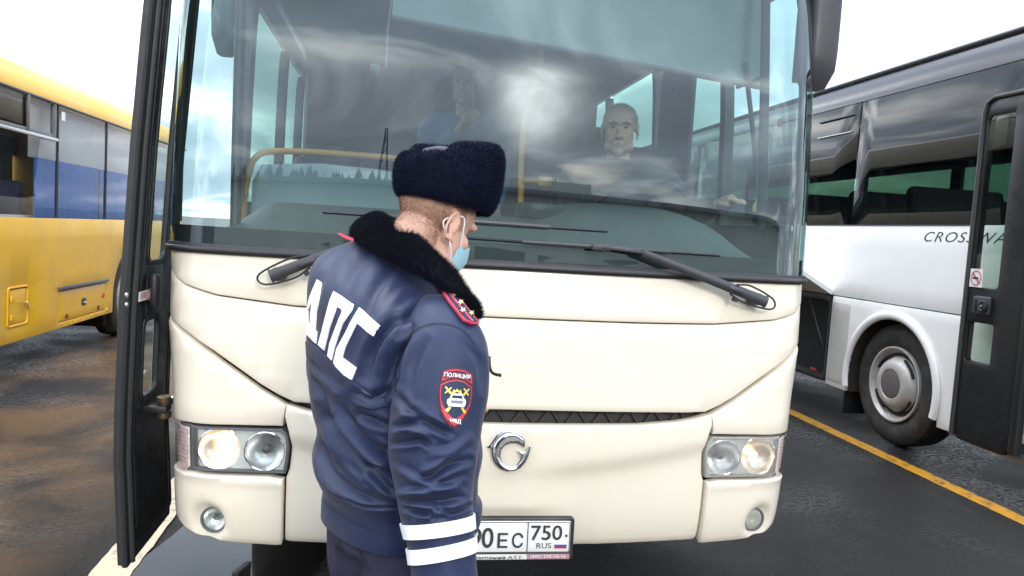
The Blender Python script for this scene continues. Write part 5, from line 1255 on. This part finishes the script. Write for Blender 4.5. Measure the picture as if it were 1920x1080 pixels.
# sleeve stripes: bands that run right round the sleeve
def sleeve_at(t, k):
    i = t*(len(SR)-1); a = int(min(i, len(SR)-2)); f = i-a; SV3 = SV[:len(SR)*NS].reshape(len(SR), NS, 3); return SV3[a, k]*(1-f)+SV3[a+1, k]*f
def t_of(py, k):
    SV3 = SV[:len(SR)*NS].reshape(len(SR), NS, 3)[:, k]; q = proj(SV3)[:, 1]; return float(np.interp(py, q, np.linspace(0, 1, len(SR))))
def band(l0, r0, bow, h):
    """band whose top edge meets pixel rows l0 (left) and r0 (right)"""
    rings = []
    for k in range(NS):
        a = 2*math.pi*k/NS; fr_ = (1+math.cos(a))/2; row = l0+(r0-l0)*fr_+bow*(-math.sin(a))
        ax = SR[-1].mean(0)-SR[-50].mean(0)
        pts = []
        for dz, o in ((0, .001), (0, .0045), (h*.33, .0045), (h*.67, .0045), (h, .0045), (h, .001)):
            t = t_of(row+dz, k); p = sleeve_at(t, k); c = SV[:len(SR)*NS].reshape(len(SR), NS, 3)[int(t*(len(SR)-1))].mean(0); n_ = p-c; n_ /= np.linalg.norm(n_); pts.append(p+n_*o)
        rings.append(np.array(pts))
    return loft(rings, closed=True)
obj('reflective_band', *band(981, 964, 9, 27), REFLW, jk, angle=50)
obj('reflective_band', *band(1028, 1005, 9, 28), REFLW, jk, angle=50)
# arm badge
zb3 = lambda X, Y: (810+X/8.31, 680+Y/8.31)
RED = M('badge_red', (.52, .035, .06), .6); MAROON = M('badge_maroon', (.09, .01, .02), .7); BNAVY = M('badge_navy', (.012, .022, .055), .7); GOLD = M('badge_gold', (.72, .48, .10), .45, .3); BWHITE = M('badge_white', (.8, .8, .82), .6)
T_ = [BVS]
sh = [(165, 118), (260, 95), (380, 88), (500, 108), (622, 180), (628, 330), (620, 500), (590, 680), (520, 830), (430, 950), (340, 1018), (270, 992), (190, 900), (130, 760), (105, 600), (98, 450), (130, 330), (150, 230)]
def dz(l): return [zb3(*p) for p in l]
bdg = obj('arm_badge', *decal([dz(sh)], T_, .003, .004, 4), MAROON, jk, angle=50)
inner = [(140, 338), (250, 290), (370, 270), (480, 295), (600, 380), (598, 500), (570, 670), (500, 810), (420, 920), (340, 990), (285, 965), (210, 885), (155, 750), (130, 600), (125, 450)]
core = [(155, 355), (260, 305), (370, 288), (475, 310), (590, 388), (585, 500), (560, 640), (500, 740), (430, 820), (350, 880), (300, 850), (220, 760), (165, 650), (140, 560), (140, 450)]
obj('badge_red_field', *decal([dz(inner)], T_, .0038, 0, 4), RED, bdg); obj('badge_navy_field', *decal([dz(core)], T_, .0046, 0, 4), BNAVY, bdg)
arc_o = [(178, 150), (265, 120), (380, 110), (490, 130), (602, 198), (605, 335), (490, 255), (380, 225), (265, 240), (155, 290)]
arc_i = [(195, 165), (270, 138), (380, 128), (485, 147), (588, 208), (588, 308), (485, 238), (380, 208), (268, 222), (178, 265)]
obj('badge_red_arc', *decal([dz(arc_o), dz(arc_i)], T_, .0044, 0, 2.5, 1.5), RED, bdg)
obj('badge_lettering', *text_decal('ПОЛИЦИЯ', [zb3(188, 232), zb3(575, 270), zb3(580, 195), zb3(196, 155)], T_, .0050, .012), BWHITE, bdg, smooth=False)
obj('badge_lettering', *text_decal('МВД', [zb3(268, 955), zb3(425, 965), zb3(432, 885), zb3(258, 875)], T_, .0056, .02), BWHITE, bdg, smooth=False)
for l in ([(195, 385), (215, 372), (300, 470), (280, 500)], [(290, 385), (300, 400), (205, 485), (192, 470)], [(545, 405), (565, 415), (480, 520), (455, 500)], [(470, 410), (490, 400), (552, 505), (540, 520)], [(300, 470), (330, 415), (350, 440), (380, 405), (400, 440), (435, 425), (445, 480), (420, 490), (380, 450), (330, 480)], [(255, 690), (290, 700), (240, 770), (195, 755), (200, 730)], [(430, 700), (460, 690), (510, 770), (490, 790), (465, 780)]):
    obj('badge_emblem', *decal([dz(l)], T_, .0052, 0, 2.5, 2), GOLD, bdg, smooth=False)
obj('badge_car', *decal([dz([(270, 545), (300, 480), (450, 485), (475, 550), (505, 590), (500, 650), (480, 690), (250, 680), (222, 620), (232, 575)]), dz([(290, 550), (310, 510), (445, 515), (460, 565)])], T_, .0056, 0, 2, 1.5), BWHITE, bdg, smooth=False)
obj('badge_car_grille', *decal([dz([(280, 585), (465, 590), (455, 640), (290, 632)])], T_, .0062, 0, 2.5), M('badge_grey', (.2, .2, .22), .6), bdg, smooth=False)
# shoulder boards
ep = [(811, 527), (816, 521), (824, 524), (858, 566), (893, 610), (882, 612), (866, 605), (840, 571)]
def board(poly, trees, off):
    b = obj('shoulder_board', *decal([poly], trees, off, .006, 3), M('board_pink', (.62, .06, .11), .6), jk, angle=50)
    obj('board_cloth', *decal([inset_poly(poly, 2.0)], trees, off+.0012, 0, 3), BNAVY, b); return b
bb = board(ep, [BVT, BVS], .010)
for l in ([(823, 540), (825, 539), (881, 608), (878, 609)],):
    obj('board_stripe', *decal([l], [BVT, BVS], .0122, 0, 2.5), M('board_pink', (.62, .06, .11), .6), bb)
def star(cx, cy, r, tl=.9):
    return [(cx+r*k_*(math.cos(a)*.9-math.sin(a)*.45), cy+r*k_*(math.sin(a)*.9+math.cos(a)*.35)) for a, k_ in zip(np.linspace(0, 2*np.pi, 10, endpoint=False), [1, .42]*5)]
STAR = M('star_gold', (.80, .62, .30), .3, .6)
for cx, cy in ((848, 562), (858, 576), (862, 590), (876, 595)): obj('star', *decal([star(cx, cy, 5.2)], [BVT, BVS], .0150, .0025, 2, 1.5), STAR, bb, smooth=False)
obj('board_badge', *decal([star(832, 543, 7.5)], [BVT, BVS], .0150, .0025, 2, 1.5), STAR, bb, smooth=False)
obj('board_badge', *decal([circ(827, 531, 3.8, 12)], [BVT, BVS], .0150, .0025, 2, 1.5), GOLD, bb, smooth=False)
lb = [(633, 438), (640, 437), (650, 442), (664, 447), (664, 453), (650, 448)]
obj('shoulder_board', *decal([lb], [BVT], .010, .008, 3), M('board_pink', (.62, .06, .11), .6), jk, angle=50)
tabp = bez([dep(918, 668, 1.60), dep(919, 690, 1.60), dep(925, 700, 1.60), dep(940, 704, 1.60)], 14)
obj('collar_cord', *tube(tabp, np.linspace(.004, .0065, 14), 8, flat=.6), BLACKR, jk)
# fur collar
CO = [((762, 428, 1.93), (745, 455, 1.95)), ((727, 408, 1.87), (678, 432, 1.90)), ((717, 405, 1.79), (660, 444, 1.80)), ((742, 414, 1.71), (692, 466, 1.69)), ((783, 440, 1.65), (738, 492, 1.62)), ((824, 480, 1.61), (788, 514, 1.57)), ((852, 512, 1.605), (828, 534, 1.56)), ((866, 538, 1.605), (852, 560, 1.565)), ((886, 562, 1.61), (872, 584, 1.57)), ((905, 588, 1.62), (889, 603, 1.58))]
CO = [((u[0], u[1], u[2]-(.035 if 1 < i < 8 else 0)), (l[0], l[1], l[2]-(.035 if 1 < i < 8 else 0))) for i, (u, l) in enumerate(CO)]
UU = bez([dep(*u) for u, _ in CO], 60); LL = bez([dep(*l) for _, l in CO], 60); rings = []
cN = NB.copy()
for i in range(60):
    m_ = (UU[i]+LL[i])/2; v = (UU[i]-LL[i])/2; tg = UU[min(i+1, 59)]+LL[min(i+1, 59)]-UU[max(i-1, 0)]-LL[max(i-1, 0)]; n_ = np.cross(tg, v); n_ /= np.linalg.norm(n_)
    if n_@(m_-cN) < 0: n_ = -n_
    aa = np.linspace(0, 2*np.pi, 24, endpoint=False); endf = min(1, .35+min(i, 59-i)*.16)
    rings.append(m_+np.cos(aa)[:, None]*v*(.92 if endf >= 1 else .5+.42*endf)+(np.sign(np.sin(aa))*np.abs(np.sin(aa))**.8)[:, None]*n_*.016*endf)
CV, CFc = loft(rings)
col_ = obj('fur_collar', CV, CFc, FURC, ob, angle=None); fix_normals(col_)
Vc = np.array([v.co[:] for v in col_.data.vertices])+rootloc(ob); Fc = [tuple(p.vertices) for p in col_.data.polygons]
BV_, BF_ = blades(Vc, Fc, 60000, .0115, .0008, 11, .38); obj('pile', BV_, BF_, FURC, col_, smooth=False)
# hat
HO = dep(822, 421, 1.70)+facing_mat(50, 10, 1)@np.array((0, .004, .052)); HR2 = facing_mat(50, 9, 1)
def hat_ring(rs, h, dh=0., n=64, mod=1.0):
    a = np.linspace(0, 2*np.pi, n, endpoint=False); flapw = .5+.5*np.cos(2*(a-0.0))                   # ear flaps at the sides stand higher
    dip = np.exp(-((np.abs((a-math.radians(-42)+np.pi) % (2*np.pi)-np.pi))/.13)**2)+np.exp(-((np.abs((a-math.radians(222)+np.pi) % (2*np.pi)-np.pi))/.13)**2)+np.exp(-((np.abs((a-math.radians(50)+np.pi) % (2*np.pi)-np.pi))/.12)**2)+np.exp(-((np.abs((a-math.radians(130)+np.pi) % (2*np.pi)-np.pi))/.12)**2)
    top = np.clip((h-.05)/.08, 0, 1)
    R_ = rs*(1-.085*mod*dip*(.4+.6*top)); z = h+dh+mod*top*(.012*flapw-.020*dip+.026*np.sin(a)-.016*np.clip((-np.sin(a)-.72)/.1, 0, 1))
    return np.stack([.090*R_*np.cos(a), .108*R_*np.sin(a), z*.93], 1)@HR2.T+HO
hp_ = [(.84, .012), (.97, -.006), (1.09, .004), (1.165, .032), (1.185, .066), (1.165, .098), (1.10, .124), (1.00, .134), (.90, .126), (.84, .104), (.83, .07)]
rings = interp_rings(np.array([hat_ring(r_, h_) for r_, h_ in hp_]), np.linspace(0, len(hp_)-1, 34))
HVv, HFf = loft(list(rings), cap=False)
hat = obj('fur_hat', HVv, HFf, FUR, ob, angle=None); fix_normals(hat)
rings = [hat_ring(r_, h_, mod=0.) for r_, h_ in ((.86, .070), (.80, .096), (.66, .116), (.45, .127), (.22, .132), (.04, .133))]
obj('crown', *loft(rings), M('crown_cloth', (.030, .030, .048), .7, bump=.2, bscale=300), hat, angle=None)
Vh = np.array([v.co[:] for v in hat.data.vertices])+rootloc(ob); Fh = [tuple(p.vertices) for p in hat.data.polygons]
BV_, BF_ = blades(Vh, Fh, 90000, .0085, .0008, 12, .32); obj('pile', BV_, BF_, FUR, hat, smooth=False)
# mask
MASK = M('mask_blue', (.38, .64, .72), .7, bump=.2, bscale=200)
def face_surf(uv):
    a = uv[:, 0]; z = uv[:, 1]; k = 1+.0*z
    rx = .073-.14*np.clip(-z-.06, 0, 1); ry = .110+.026*np.exp(-((z+.03)/.035)**2)*np.exp(-(a/.4)**2)-.20*np.clip(-z-.06, 0, 1)
    P = np.stack([rx*np.sin(a), .004+ry*np.cos(a), z], 1); return P@HR.T+HC
msk = obj('face_mask', *panel_vf(face_surf, [[(-1.25, -.030), (-.6, -.006), (0, .014), (.6, -.006), (1.25, -.030), (1.25, -.085), (.7, -.112), (0, -.122), (-.7, -.112), (-1.25, -.085)]], 0, .0, grid=.016, off=.004, edge=.012), MASK, ob, angle=None)
for a_ in (1.25, -1.25):
    s_ = 1 if a_ > 0 else -1
    tp = face_surf(np.array([[a_, -.032]]))[0]; bt = face_surf(np.array([[a_, -.083]]))[0]
    e1_ = HC+HR@np.array((s_*.081, .002, .028)); e2_ = HC+HR@np.array((s_*.082, -.006, -.036)); e3_ = HC+HR@np.array((s_*.072, -.036, -.004))
    obj('ear_loop', *tube(bez([tp+HR@np.array((s_*.004, 0, 0)), (tp+e1_)/2+HR@np.array((s_*.006, 0, 0)), e1_, e3_, e2_, (bt+e2_)/2+HR@np.array((s_*.007, 0, 0)), bt+HR@np.array((s_*.004, 0, 0))], 30), .0016, 6), BWHITE, msk)
# trousers and boots
parts = [limb([hipc+[0, 0, .05], hipc, hipc-[0, 0, .1]], [.14, .145, .14], 24)]
for h_, kn, an in LEG: parts.append(limb([h_, h_-[0, 0, .12], (h_+kn)/2, kn, (kn+an)/2, an+[0, 0, .04]], [.122, .118, .110, .095, .092, .086], 20))
tv, tf_ = remeshed(parts, .011, 6)
tv = press(tv, tf_, [([(655, 1000), (668, 1035), (690, 1078)], 8, -.010), ([(650, 985), (668, 1010)], 8, .006), ([(620, 960), (615, 1010), (622, 1060)], 8, -.006)])
obj('trousers', tv, tf_, NAVYD, ob, angle=None)
for h_, kn, an in LEG:
    c = an.copy(); V, F = remeshed([ellipsoid(c+BR[:, 1]*.07-[0, 0, .03], (.052, .145, .055), 12, BR), limb([c+[0, 0, .16], c+[0, 0, .05], c], [.065, .06, .055], 14), rbox(c+BR[:, 1]*.06-[0, 0, .075], (.095, .28, .03), .01, BR)], .007, 3)
    V[:, 2] = np.maximum(V[:, 2], .0); obj('boot', V, F, M('boot_black', (.015, .015, .016), .4), ob, angle=None)

# ================================================================== driver behind the windscreen
JK = M('driver_jacket', (.012, .015, .022), .75, var=.15, vscale=12, sheen=.2)
def sitter():
    hc = at(1162, 246, 1, 1.00); R = facing_mat(180+8, 3, 0)
    nb = hc+R@np.array((0, -.03, -.165)); pel = np.array((nb[0], nb[1]+.12, 1.42)); rt = R[:, 0]; fw = R[:, 1]
    sl_ = nb+rt*.20+[0, 0, -.07]; sr = nb-rt*.20+[0, 0, -.07]
    o = thing('person', 'driver in dark jacket seated at the wheel behind the windscreen', 'person', (pel[0], pel[1], .88))
    # his left hand rests on the dash edge at the image right, the other on the wheel
    hand1 = at(1348, 384, 1, .80); el1 = (sr+hand1)/2+[.05, .05, -.10]; hand2 = sw_c+Rw@np.array([-.20, .10, .02]); el2 = (sl_+hand2)/2+[-.06, .06, -.12]
    body = xf(head_parts(), R*np.array([1.10, 1.02, 1.03]), hc)+[limb([hc+R@np.array((0, -.03, -.03)), hc+R@np.array((0, -.035, -.11)), nb, nb-[0, 0, .08]], [.055, .057, .062, .085], 18), limb([nb-[0, 0, .04], nb+[0, .03, -.22], pel], [.08, .14, .15], 20)]
    for s_, e_, h_ in ((sr, el1, hand1), (sl_, el2, hand2)):
        body.append(limb([nb-[0, 0, .07], s_, (s_+e_)/2, e_, (e_+h_)/2, h_], [.08, .06, .05, .042, .036, .027], 14))
    body += hand_parts(hand1, (hand1-el1)+[.0, -.06, 0], (0, .2, -1), 1.05, .4, thumb=1)+hand_parts(hand2, (hand2-el2), (0, -.3, -1), 1.0, .9, thumb=-1)
    for s_ in (1, -1):
        k_ = pel+rt*s_*.13+fw*.44+[0, 0, -.02]; f_ = k_+fw*.06; f_ = f_.copy(); f_[2] = .96; body.append(limb([pel+rt*s_*.09, (pel+k_)/2+rt*s_*.03, k_, (k_+f_)/2, f_], [.10, .085, .06, .052, .04], 14)); body.append(ellipsoid(f_+fw*.06-[0, 0, .03], (.045, .11, .04), 8, R))
    V, F = remeshed(body, .0058, 4); b = obj('body', V, F, M('skin_driver', (.66, .34, .24), .5, var=.08, vscale=20), o, angle=None)
    for s_ in (1, -1):
        e_ = hc+R@np.array((s_*.030, .083, .012)); obj('eye', *ellipsoid(e_, (.011, .009, .006), 8, R), M('eye_dark', (.05, .04, .04), .3), b)
        obj('eyebrow', *tube([hc+R@np.array((s_*.014, .101, .030)), hc+R@np.array((s_*.032, .098, .036)), hc+R@np.array((s_*.050, .084, .030))], .0035, 6), M('brow', (.12, .08, .06), .8), b)
    obj('mouth', *tube([hc+R@np.array((-.022, .094, -.070)), hc+R@np.array((0, .106, -.068)), hc+R@np.array((.022, .094, -.070))], .0025, 6), M('lip', (.35, .14, .12), .5), b)
    def m2(P):
        q = (P-hc)@R; return ((q[:, 2] > .03+.30*np.clip(q[:, 1]+.0, -.2, .3)) & (q[:, 2] > .0) & (q[:, 1] < .065) & (np.linalg.norm(q, axis=1) < .17)).astype(float)
    hv, hf_ = blades(V, F, 5000, .008, .0011, 21, .4, m2); obj('hair', hv, hf_, M('hair_grey', (.16, .13, .11), .6), b, smooth=False)
    jp = [limb([nb+[0, .0, -.03], nb+[0, .02, -.14], nb+[0, .04, -.30], pel+[0, 0, .02], pel-[0, 0, .06]], [.095, .155, .18, .185, .175], 22)]
    for s_, e_, h_ in ((sr, el1, hand1), (sl_, el2, hand2)): jp.append(limb([nb-[0, 0, .08], s_, (s_+e_)/2, e_, (e_+h_)/2, h_-(h_-e_)*.08], [.10, .092, .080, .070, .060, .048], 16))
    jp.append(tube([nb+R@np.array((.085*math.cos(t), .075*math.sin(t), -.005+.012*math.sin(t))) for t in np.linspace(0, 2*np.pi, 22, endpoint=False)], .026, 10, closed=True))
    V, F = remeshed(jp, .010, 4); obj('jacket', V, F, JK, o, angle=None)
    tp = [limb([pel+rt*s_*.09, pel+rt*s_*.12+fw*.22, pel+rt*s_*.13+fw*.45, pel+rt*s_*.13+fw*.50-[0, 0, .22], pel+rt*s_*.13+fw*.5-[0, 0, .44]], [.13, .11, .085, .075, .07], 14) for s_ in (1, -1)]
    V, F = remeshed(tp, .014, 3); obj('trousers', V, F, INTD, o, angle=None)
    return o
sitter()

# ================================================================== passenger standing in the aisle
def stander():
    hc = at(872, 158, 1, 1.95); R = facing_mat(185, 8, 0); rt = R[:, 0]; fw = np.array([R[0, 1], R[1, 1], 0])
    z0 = .88; nb = hc+R@np.array((0, -.03, -.19)); pel = nb.copy(); pel[2] = z0+.92
    o = thing('person', 'faint standing passenger in blue jacket inside the coach behind the hat', 'person', (pel[0], pel[1], z0))
    sl_, sr = nb+rt*.19+[0, 0, -.07], nb-rt*.19+[0, 0, -.07]
    hand = at(866, 236, 1, 1.70); el2 = sl_+rt*.05+[0, 0, -.28]; el1 = sr-rt*.05+[0, 0, -.28]; hand1 = el1+fw*.12+[0, 0, -.20]
    body = xf(head_parts(), R, hc)+[limb([hc+R@np.array((0, -.03, -.03)), nb, nb-[0, 0, .08]], [.055, .06, .08], 16), limb([nb-[0, 0, .04], nb-[0, 0, .24], pel], [.08, .14, .14], 18)]
    for s_, e_, h_ in ((sr, el1, hand1), (sl_, el2, hand)): body.append(limb([nb-[0, 0, .07], s_, (s_+e_)/2, e_, (e_+h_)/2, h_], [.08, .06, .05, .042, .036, .027], 12))
    body += hand_parts(hand, hand-el2, fw*-1, 1.0, .8)+hand_parts(hand1, (0, 0, -1), rt, 1.0, .4)
    for s_ in (1, -1):
        h_ = pel+rt*s_*.09; a_ = h_.copy(); a_[2] = z0+.08; body.append(limb([h_, (h_*.75+a_*.25), (h_+a_)/2, (h_*.25+a_*.75), a_], [.10, .085, .06, .055, .04], 12)); body.append(ellipsoid(a_+fw*.05-[0, 0, .04], (.045, .12, .04), 8, R))
    V, F = remeshed(body, .0075, 4); b = obj('body', V, F, M('skin_pale', (.60, .40, .33), .5), o, angle=None)
    for s_ in (1, -1): obj('eye', *ellipsoid(hc+R@np.array((s_*.030, .083, .012)), (.011, .009, .006), 8, R), M('eye_dark', (.05, .04, .04), .3), b)
    V, F = remeshed([ellipsoid(hc+R@np.array((0, -.02, .06)), (.084, .10, .082), 12, R)], .008, 3); obj('hair', V, F, M('hair_fair', (.20, .14, .09), .8, bump=.4), b, angle=None)
    jp = [limb([nb-[0, 0, .03], nb-[0, 0, .14], nb-[0, 0, .36], pel, pel-[0, 0, .04]], [.09, .15, .165, .165, .16], 18)]
    for s_, e_, h_ in ((sr, el1, hand1), (sl_, el2, hand)): jp.append(limb([nb-[0, 0, .08], s_, (s_+e_)/2, e_, (e_+h_)/2, h_-(h_-e_)*.1], [.09, .085, .072, .064, .056, .045], 14))
    V, F = remeshed(jp, .012, 4); obj('jacket', V, F, M('blue_jacket', (.05, .16, .40), .7, var=.1), o, angle=None)
    tp = [limb([pel, pel-[0, 0, .06]], [.155, .15], 16)]+[limb([pel+rt*s_*.09, pel+rt*s_*.09-[0, 0, .45], pel+rt*s_*.09-[0, 0, .86]], [.12, .09, .075], 12) for s_ in (1, -1)]
    V, F = remeshed(tp, .014, 3); obj('trousers', V, F, INTD, o, angle=None)
stander()
# ------------------------------------------------------------------ what stands behind the viewer and shows in the windscreen
gw = thing('garage_building', 'long low garage building reflected in the lower windscreen', 'building', (4, -26, 0))
WALL = M('garage_wall', (.74, .80, .75), .8, var=.1, vscale=.8); DOORG = M('garage_door', (.18, .22, .21), .6, var=.1); 
obj('wall', *rbox((6, -29, 2.65), (64, 6, 5.3), .02), WALL, gw)
obj('roof', *rbox((6, -28.9, 5.45), (65, 6.8, .3), .03), M('garage_roof', (.22, .23, .24), .6), gw)
d0_ = obj('garage_door', *rbox((-20, -25.97, 1.75), (3.6, .1, 3.3), .02), DOORG, gw)
obj('door_vent', *lathe([(0, .28), (.06, .26), (.06, .18), (.02, .16)], 18, 'y', (-20, -25.93, 2.4)), GREYPL, d0_)
for k in range(1, 12): copy_tree(d0_, gw, (k*4.6, 0, 0))
obj('upper_storey', *rbox((5.5, -29.5, 6.1), (9, 5, 1.2), .02), WALL, gw)
# far wood as one mass
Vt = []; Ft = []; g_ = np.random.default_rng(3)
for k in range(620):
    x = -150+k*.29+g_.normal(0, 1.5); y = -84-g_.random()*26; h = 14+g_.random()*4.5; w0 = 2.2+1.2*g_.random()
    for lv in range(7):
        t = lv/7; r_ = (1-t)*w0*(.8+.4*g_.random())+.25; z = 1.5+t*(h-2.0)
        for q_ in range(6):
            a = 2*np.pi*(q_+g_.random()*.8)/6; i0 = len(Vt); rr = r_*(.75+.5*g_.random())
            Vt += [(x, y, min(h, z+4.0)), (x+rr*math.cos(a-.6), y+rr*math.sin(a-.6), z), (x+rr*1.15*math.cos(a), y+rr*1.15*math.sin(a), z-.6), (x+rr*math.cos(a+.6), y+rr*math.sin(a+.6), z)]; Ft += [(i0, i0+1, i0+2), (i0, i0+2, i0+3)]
obj('pine_wood', Vt, Ft, M('hazed_pine_foliage', (.12, .17, .19), .9, var=.2, vscale=.4), smooth=False, kind='stuff', label='far pine wood reflected in the windscreen above the garage roof', cat='wood')  # bluish distance haze is mixed into the foliage colour
mt = thing('lattice_mast', 'thin lattice mast reflected in the windscreen left of the officer', 'mast', (-9, -45, 0))
STEEL = M('mast_steel', (.2, .2, .21), .5, .6)
for sx_, sy_ in ((1, 1), (1, -1), (-1, 1), (-1, -1)): obj('mast_leg', *tube([(-9+sx_*.9, -45+sy_*.9, 0), (-9+sx_*.1, -45+sy_*.1, 17)], .07, 6), STEEL, mt)
for k in range(9):
    a = 1-k*.105; b_ = 1-(k+1)*.105; obj('mast_brace', *tube([(-9-.9*a, -45+.9*a, 17*(1-a)), (-9+.9*b_, -45+.9*b_, 17*(1-b_))], .04, 5), STEEL, mt)
